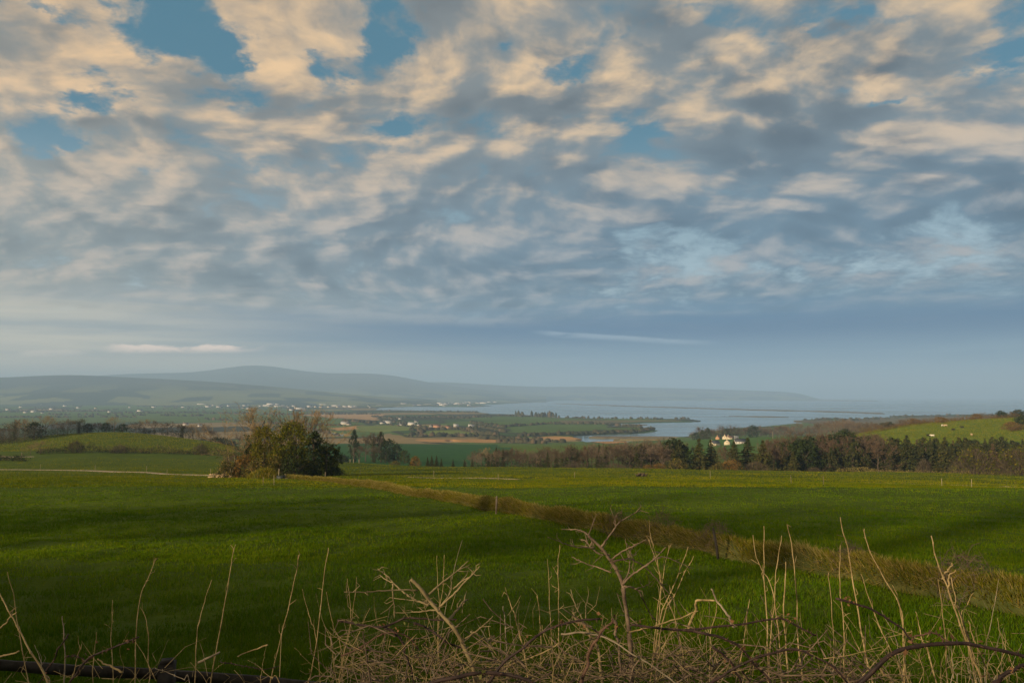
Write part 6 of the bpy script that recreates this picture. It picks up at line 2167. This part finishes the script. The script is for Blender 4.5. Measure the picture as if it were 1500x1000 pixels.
# ---- the forked thorn branch
def branchy(name, label, main, Y, r0, r1, sides, mat, rt=.004):
    P = stem_path(main, Y, .0015, True, .1)
    o0 = P[-1].copy()
    root = empty(name, tuple(o0))
    b = MB()
    k = len(P)
    b.tube(P - o0, np.linspace(r0, r1, k) * (1 + .14 * rng.uniform(-1, 1, k)), 8)
    obj('stem', b.mesh(name + '_stem', [M[mat]], True), root)
    for uv, dy, ra in sides:
        n = len(uv)
        Q = smooth_path([pt(u, v, Y + dy * i / max(n - 1, 1)) for i, (u, v) in enumerate(uv)])
        Q[1:] += rng.normal(0, .0012, (len(Q) - 1, 3))
        b = MB()
        b.tube(Q - o0, np.linspace(ra, ra * .4, len(Q)), 6)
        twigs_on(b, (Q - o0)[::-1], 3, .07, ra * .5, .7, .3)
        obj('branch', b.mesh(name + '_branch', [M[mat]], True), root)
    b = MB()
    for i in range(34):
        j = rng.integers(0, int(k * .7))
        q = P[j] - o0
        d = unit(rng.normal(size=3) + np.array([0, 0, .3]))
        b.tube([q, q + d * rng.uniform(.02, .06)], [.003, .0006], 4, False)
    tag(obj('spurs', b.mesh(name + '_spur', [M[mat]]), root), kind='stuff')
    return tag(root, label, 'branch')


branchy('thorn_branch', 'tallest forked thorn branch standing up out of the brambles',
        [(862, 784), (876, 797), (889, 811), (897, 825), (905, 840), (912, 858), (916, 885), (921, 920), (925, 960), (926, 1003)], 4.1, .0075, .0140,
        [([(862, 784), (854, 778), (842, 775), (822, 775)], .15, .0050), ([(872, 801), (850, 801), (833, 798), (818, 792), (802, 786)], -.2, .0045), ([(896, 838), (880, 832), (862, 826), (847, 820), (838, 815)], .2, .0045),
         ([(881, 800), (891, 787), (900, 774), (908, 764), (921, 756), (934, 749)], .1, .0055), ([(902, 772), (901, 762), (901, 753)], .05, .0035), ([(896, 819), (911, 808), (928, 799), (946, 790)], -.2, .0050),
         ([(898, 822), (920, 818), (932, 822), (946, 831), (960, 845), (972, 860), (985, 875), (995, 900)], .3, .0055), ([(912, 856), (925, 842), (942, 831), (960, 817), (975, 801)], -.15, .0060),
         ([(913, 852), (920, 840), (923, 825), (921, 812), (928, 798)], .1, .0045), ([(914, 858), (932, 862), (940, 873), (948, 890), (956, 905)], .2, .0055), ([(918, 795), (924, 808), (920, 815), (916, 788)], .1, .0030),
         ([(868, 792), (862, 802), (857, 797)], .05, .004), ([(862, 783), (868, 768), (872, 760)], .1, .003), ([(940, 831), (955, 822), (972, 815), (1000, 826), (1015, 832)], .2, .0040), ([(880, 812), (868, 804), (858, 792), (852, 790)], .05, .005),
         ([(893, 812), (884, 812), (874, 820)], .1, .003), ([(930, 862), (945, 858), (955, 850)], .1, .003)], 'branch')
branchy('broken_branch', 'thick barkless broken branch leaning left in the middle of the verge',
        [(602, 848), (614, 861), (628, 878), (642, 893), (656, 908), (668, 924), (676, 940), (686, 962), (693, 984), (697, 1010)], 3.9, .0080, .0115,
        [([(628, 886), (608, 878), (590, 866), (576, 853), (566, 842), (553, 833)], .2, .0055), ([(576, 853), (568, 850), (560, 845), (556, 841)], .1, .0035), ([(612, 864), (585, 864), (555, 865), (530, 867), (504, 866)], -.2, .0050),
         ([(628, 870), (644, 856), (662, 842), (674, 832), (686, 820)], .15, .0055), ([(644, 888), (664, 870), (682, 851), (693, 840), (703, 829)], -.15, .0055), ([(664, 862), (678, 850), (690, 843), (694, 835)], -.1, .0040),
         ([(575, 855), (576, 875), (578, 895), (578, 905)], .05, .0045), ([(640, 885), (626, 882), (600, 878), (578, 876)], .1, .004), ([(648, 884), (660, 866), (662, 842)], .1, .0035), ([(656, 908), (668, 895), (680, 880), (686, 878)], .2, .008),
         ([(676, 938), (700, 922), (714, 910), (722, 902)], -.2, .0045), ([(640, 893), (610, 896), (580, 897)], .15, .0045), ([(690, 925), (702, 930), (720, 945), (735, 958)], .2, .005), ([(600, 850), (606, 870), (604, 890)], .1, .003)], 'branch_pale')
branchy('dead_shrub', 'small pale twiggy dead shrub with arching shoots left of the thorn branch', [(839, 896), (846, 908), (858, 918), (866, 935), (875, 950), (885, 1006)], 4.0, .0050, .0090,
        [([(858, 918), (850, 900), (842, 884), (836, 863)], .1, .004), ([(858, 905), (858, 890), (860, 878)], .1, .0035), ([(866, 935), (850, 940), (830, 952), (812, 975)], -.1, .004), ([(870, 930), (890, 915), (905, 905)], .15, .004)], 'branch_pale')

# ---- finer stalks between, all alike
G = 'thin dry stalks crowding the verge'
for i in range(120):
    u = rng.choice([rng.uniform(480, 1060), rng.uniform(0, 1500), rng.uniform(1200, 1500)])
    top = 1000 - abs(rng.normal(0, 46)) - 18
    Y = rng.uniform(3.8, 5.4)
    lean = rng.normal(0, 32)
    uv = [(u + lean, top), (u + lean * .6 + rng.normal(0, 3), top + (1002 - top) * .35), (u + lean * .25 + rng.normal(0, 3), top + (1002 - top) * .7), (u, 1004)]
    near = ['by the left edge', 'by the slender stalk at the fence post', 'by the straight stalk at the left', 'by the knotty stalk', 'left of the broken branch', 'at the foot of the broken branch', 'between the grey stub and the black cane',
            'left of the thorn branch', 'at the foot of the thorn branch', 'under the snapped stalk', 'among the five tall stalks', 'below the longest wavy stalk', 'under the big arching cane', 'right of the bundle of stalks'][int(np.interp(u, [0, 110, 230, 360, 470, 590, 700, 790, 880, 990, 1080, 1180, 1270, 1400, 1500], range(15)) // 1) if u < 1499 else 13]
    gm = 'stalk' if rng.uniform() < .7 else 'stalk_grey'
    how = ('leaning left', 'leaning right')[lean > 0] if abs(lean) > 12 else 'standing upright'
    stalk('thin %s stalk %s, %s' % ('dry' if gm == 'stalk' else 'greyish', near, how), uv, Y, rng.uniform(.0025, .0045), gm, int(rng.integers(0, 4)), G)
# tangled fine twigs: nobody could count them
b = MB()
for i in range(800):
    u = rng.choice([rng.uniform(480, 1080), rng.uniform(500, 1500), rng.uniform(-20, 1520)], p=[.5, .35, .15])
    v = 1002 - abs(rng.normal(0, 38))
    if u < 480: v = 1002 - abs(rng.normal(0, 14))
    Y = rng.uniform(3.6, 5.2)
    a = pt(u, v, Y)
    d = unit(rng.normal(0, 1, 3) * np.array([1, .7, .7]) + np.array([0, 0, .25])) * rng.uniform(.08, .30)
    m_ = a + d * .5 + rng.normal(0, .02, 3)
    r = rng.uniform(.0009, .0021)
    b.tube([a, m_, a + d], [r, r * .8, r * .4], 4, False)
tag(obj('twig_tangle', b.mesh('twig_tangle', [M['branch_pale'], M['stalk']])), 'tangle of fine dead twigs filling the verge', None, None, 'stuff')
me = bpy.data.objects['twig_tangle'].data
me.polygons.foreach_set('material_index', (np.arange(len(me.polygons)) // 8 % 2).astype(np.int32))
b = MB()
for i in range(420):
    u = rng.uniform(480, 1300); v = 1004 - abs(rng.normal(0, 34)); Y = rng.uniform(3.6, 5.2)
    a = pt(u, v, Y)
    d = unit(rng.normal(0, 1, 3) * np.array([1, .7, .6])) * rng.uniform(.10, .35)
    r = rng.uniform(.002, .005)
    b.tube([a, a + d * .5 + rng.normal(0, .03, 3), a + d], [r, r * .9, r * .5], 5, False)
tag(obj('dark_twig_tangle', b.mesh('dark_twig_tangle', [M['branch']])), 'tangle of dark bramble twigs low in the verge', None, None, 'stuff')
# dry grass of the verge
n = 11000
x = rng.uniform(-5.2, 5.2, n); Y = rng.uniform(3.2, 6.6, n)
u = 750 + x / Y * KU
w = .35 + .65 * np.exp(-((u - 640) / 150) ** 2) + .35 * np.exp(-((u - 1150) / 260) ** 2) + .3 * np.exp(-((u - 280) / 50) ** 2)
w = w * np.clip(.75 + .6 * vnoise(x / .3, Y / .3, 300), .1, 1.5)
keep = rng.uniform(0, 1.2, n) < w
x, Y, w = x[keep], Y[keep], w[keep]; n = len(x)
P = np.stack([x, Y, ground(x, Y, False) - .02], 1)
h = rng.uniform(.18, .52, n) * (.55 + .5 * w)
A, B, C = blades(P, h, rng.uniform(.004, .009, n), rng, .9)
mid = (A + B) / 2 * .45 + C * .55 + np.stack([np.zeros(n), np.zeros(n), h * .12], 1)
C2 = C + (C - (A + B) / 2) * np.array([.6, .6, -.25])
s = (B - A) * .35
b = MB(); b.quads(A, B, mid + s, mid - s); b.tris(mid - s, mid + s, C2)
tag(obj('verge_grass', b.mesh('verge_grass', [M['verge_grass']])), 'matted dry grass of the verge under the brambles', None, None, 'stuff')
n = 30000
x = rng.uniform(-6, 6, n); Y = rng.uniform(4.0, 8.4, n)
keep = vnoise(x / .4, Y / .4, 310) + rng.uniform(-.7, .7, n) > -.2
x, Y = x[keep], Y[keep]; n = len(x)
P = np.stack([x, Y, ground(x, Y) - .02], 1)
A, B, C = blades(P, rng.uniform(.10, .30, n), .008, rng, .7)
b = MB(); b.tris(A, B, C)
tag(obj('verge_grass', b.mesh('verge_green_grass', [M['grass']])), 'rank green grass along the old fence', None, None, 'stuff')
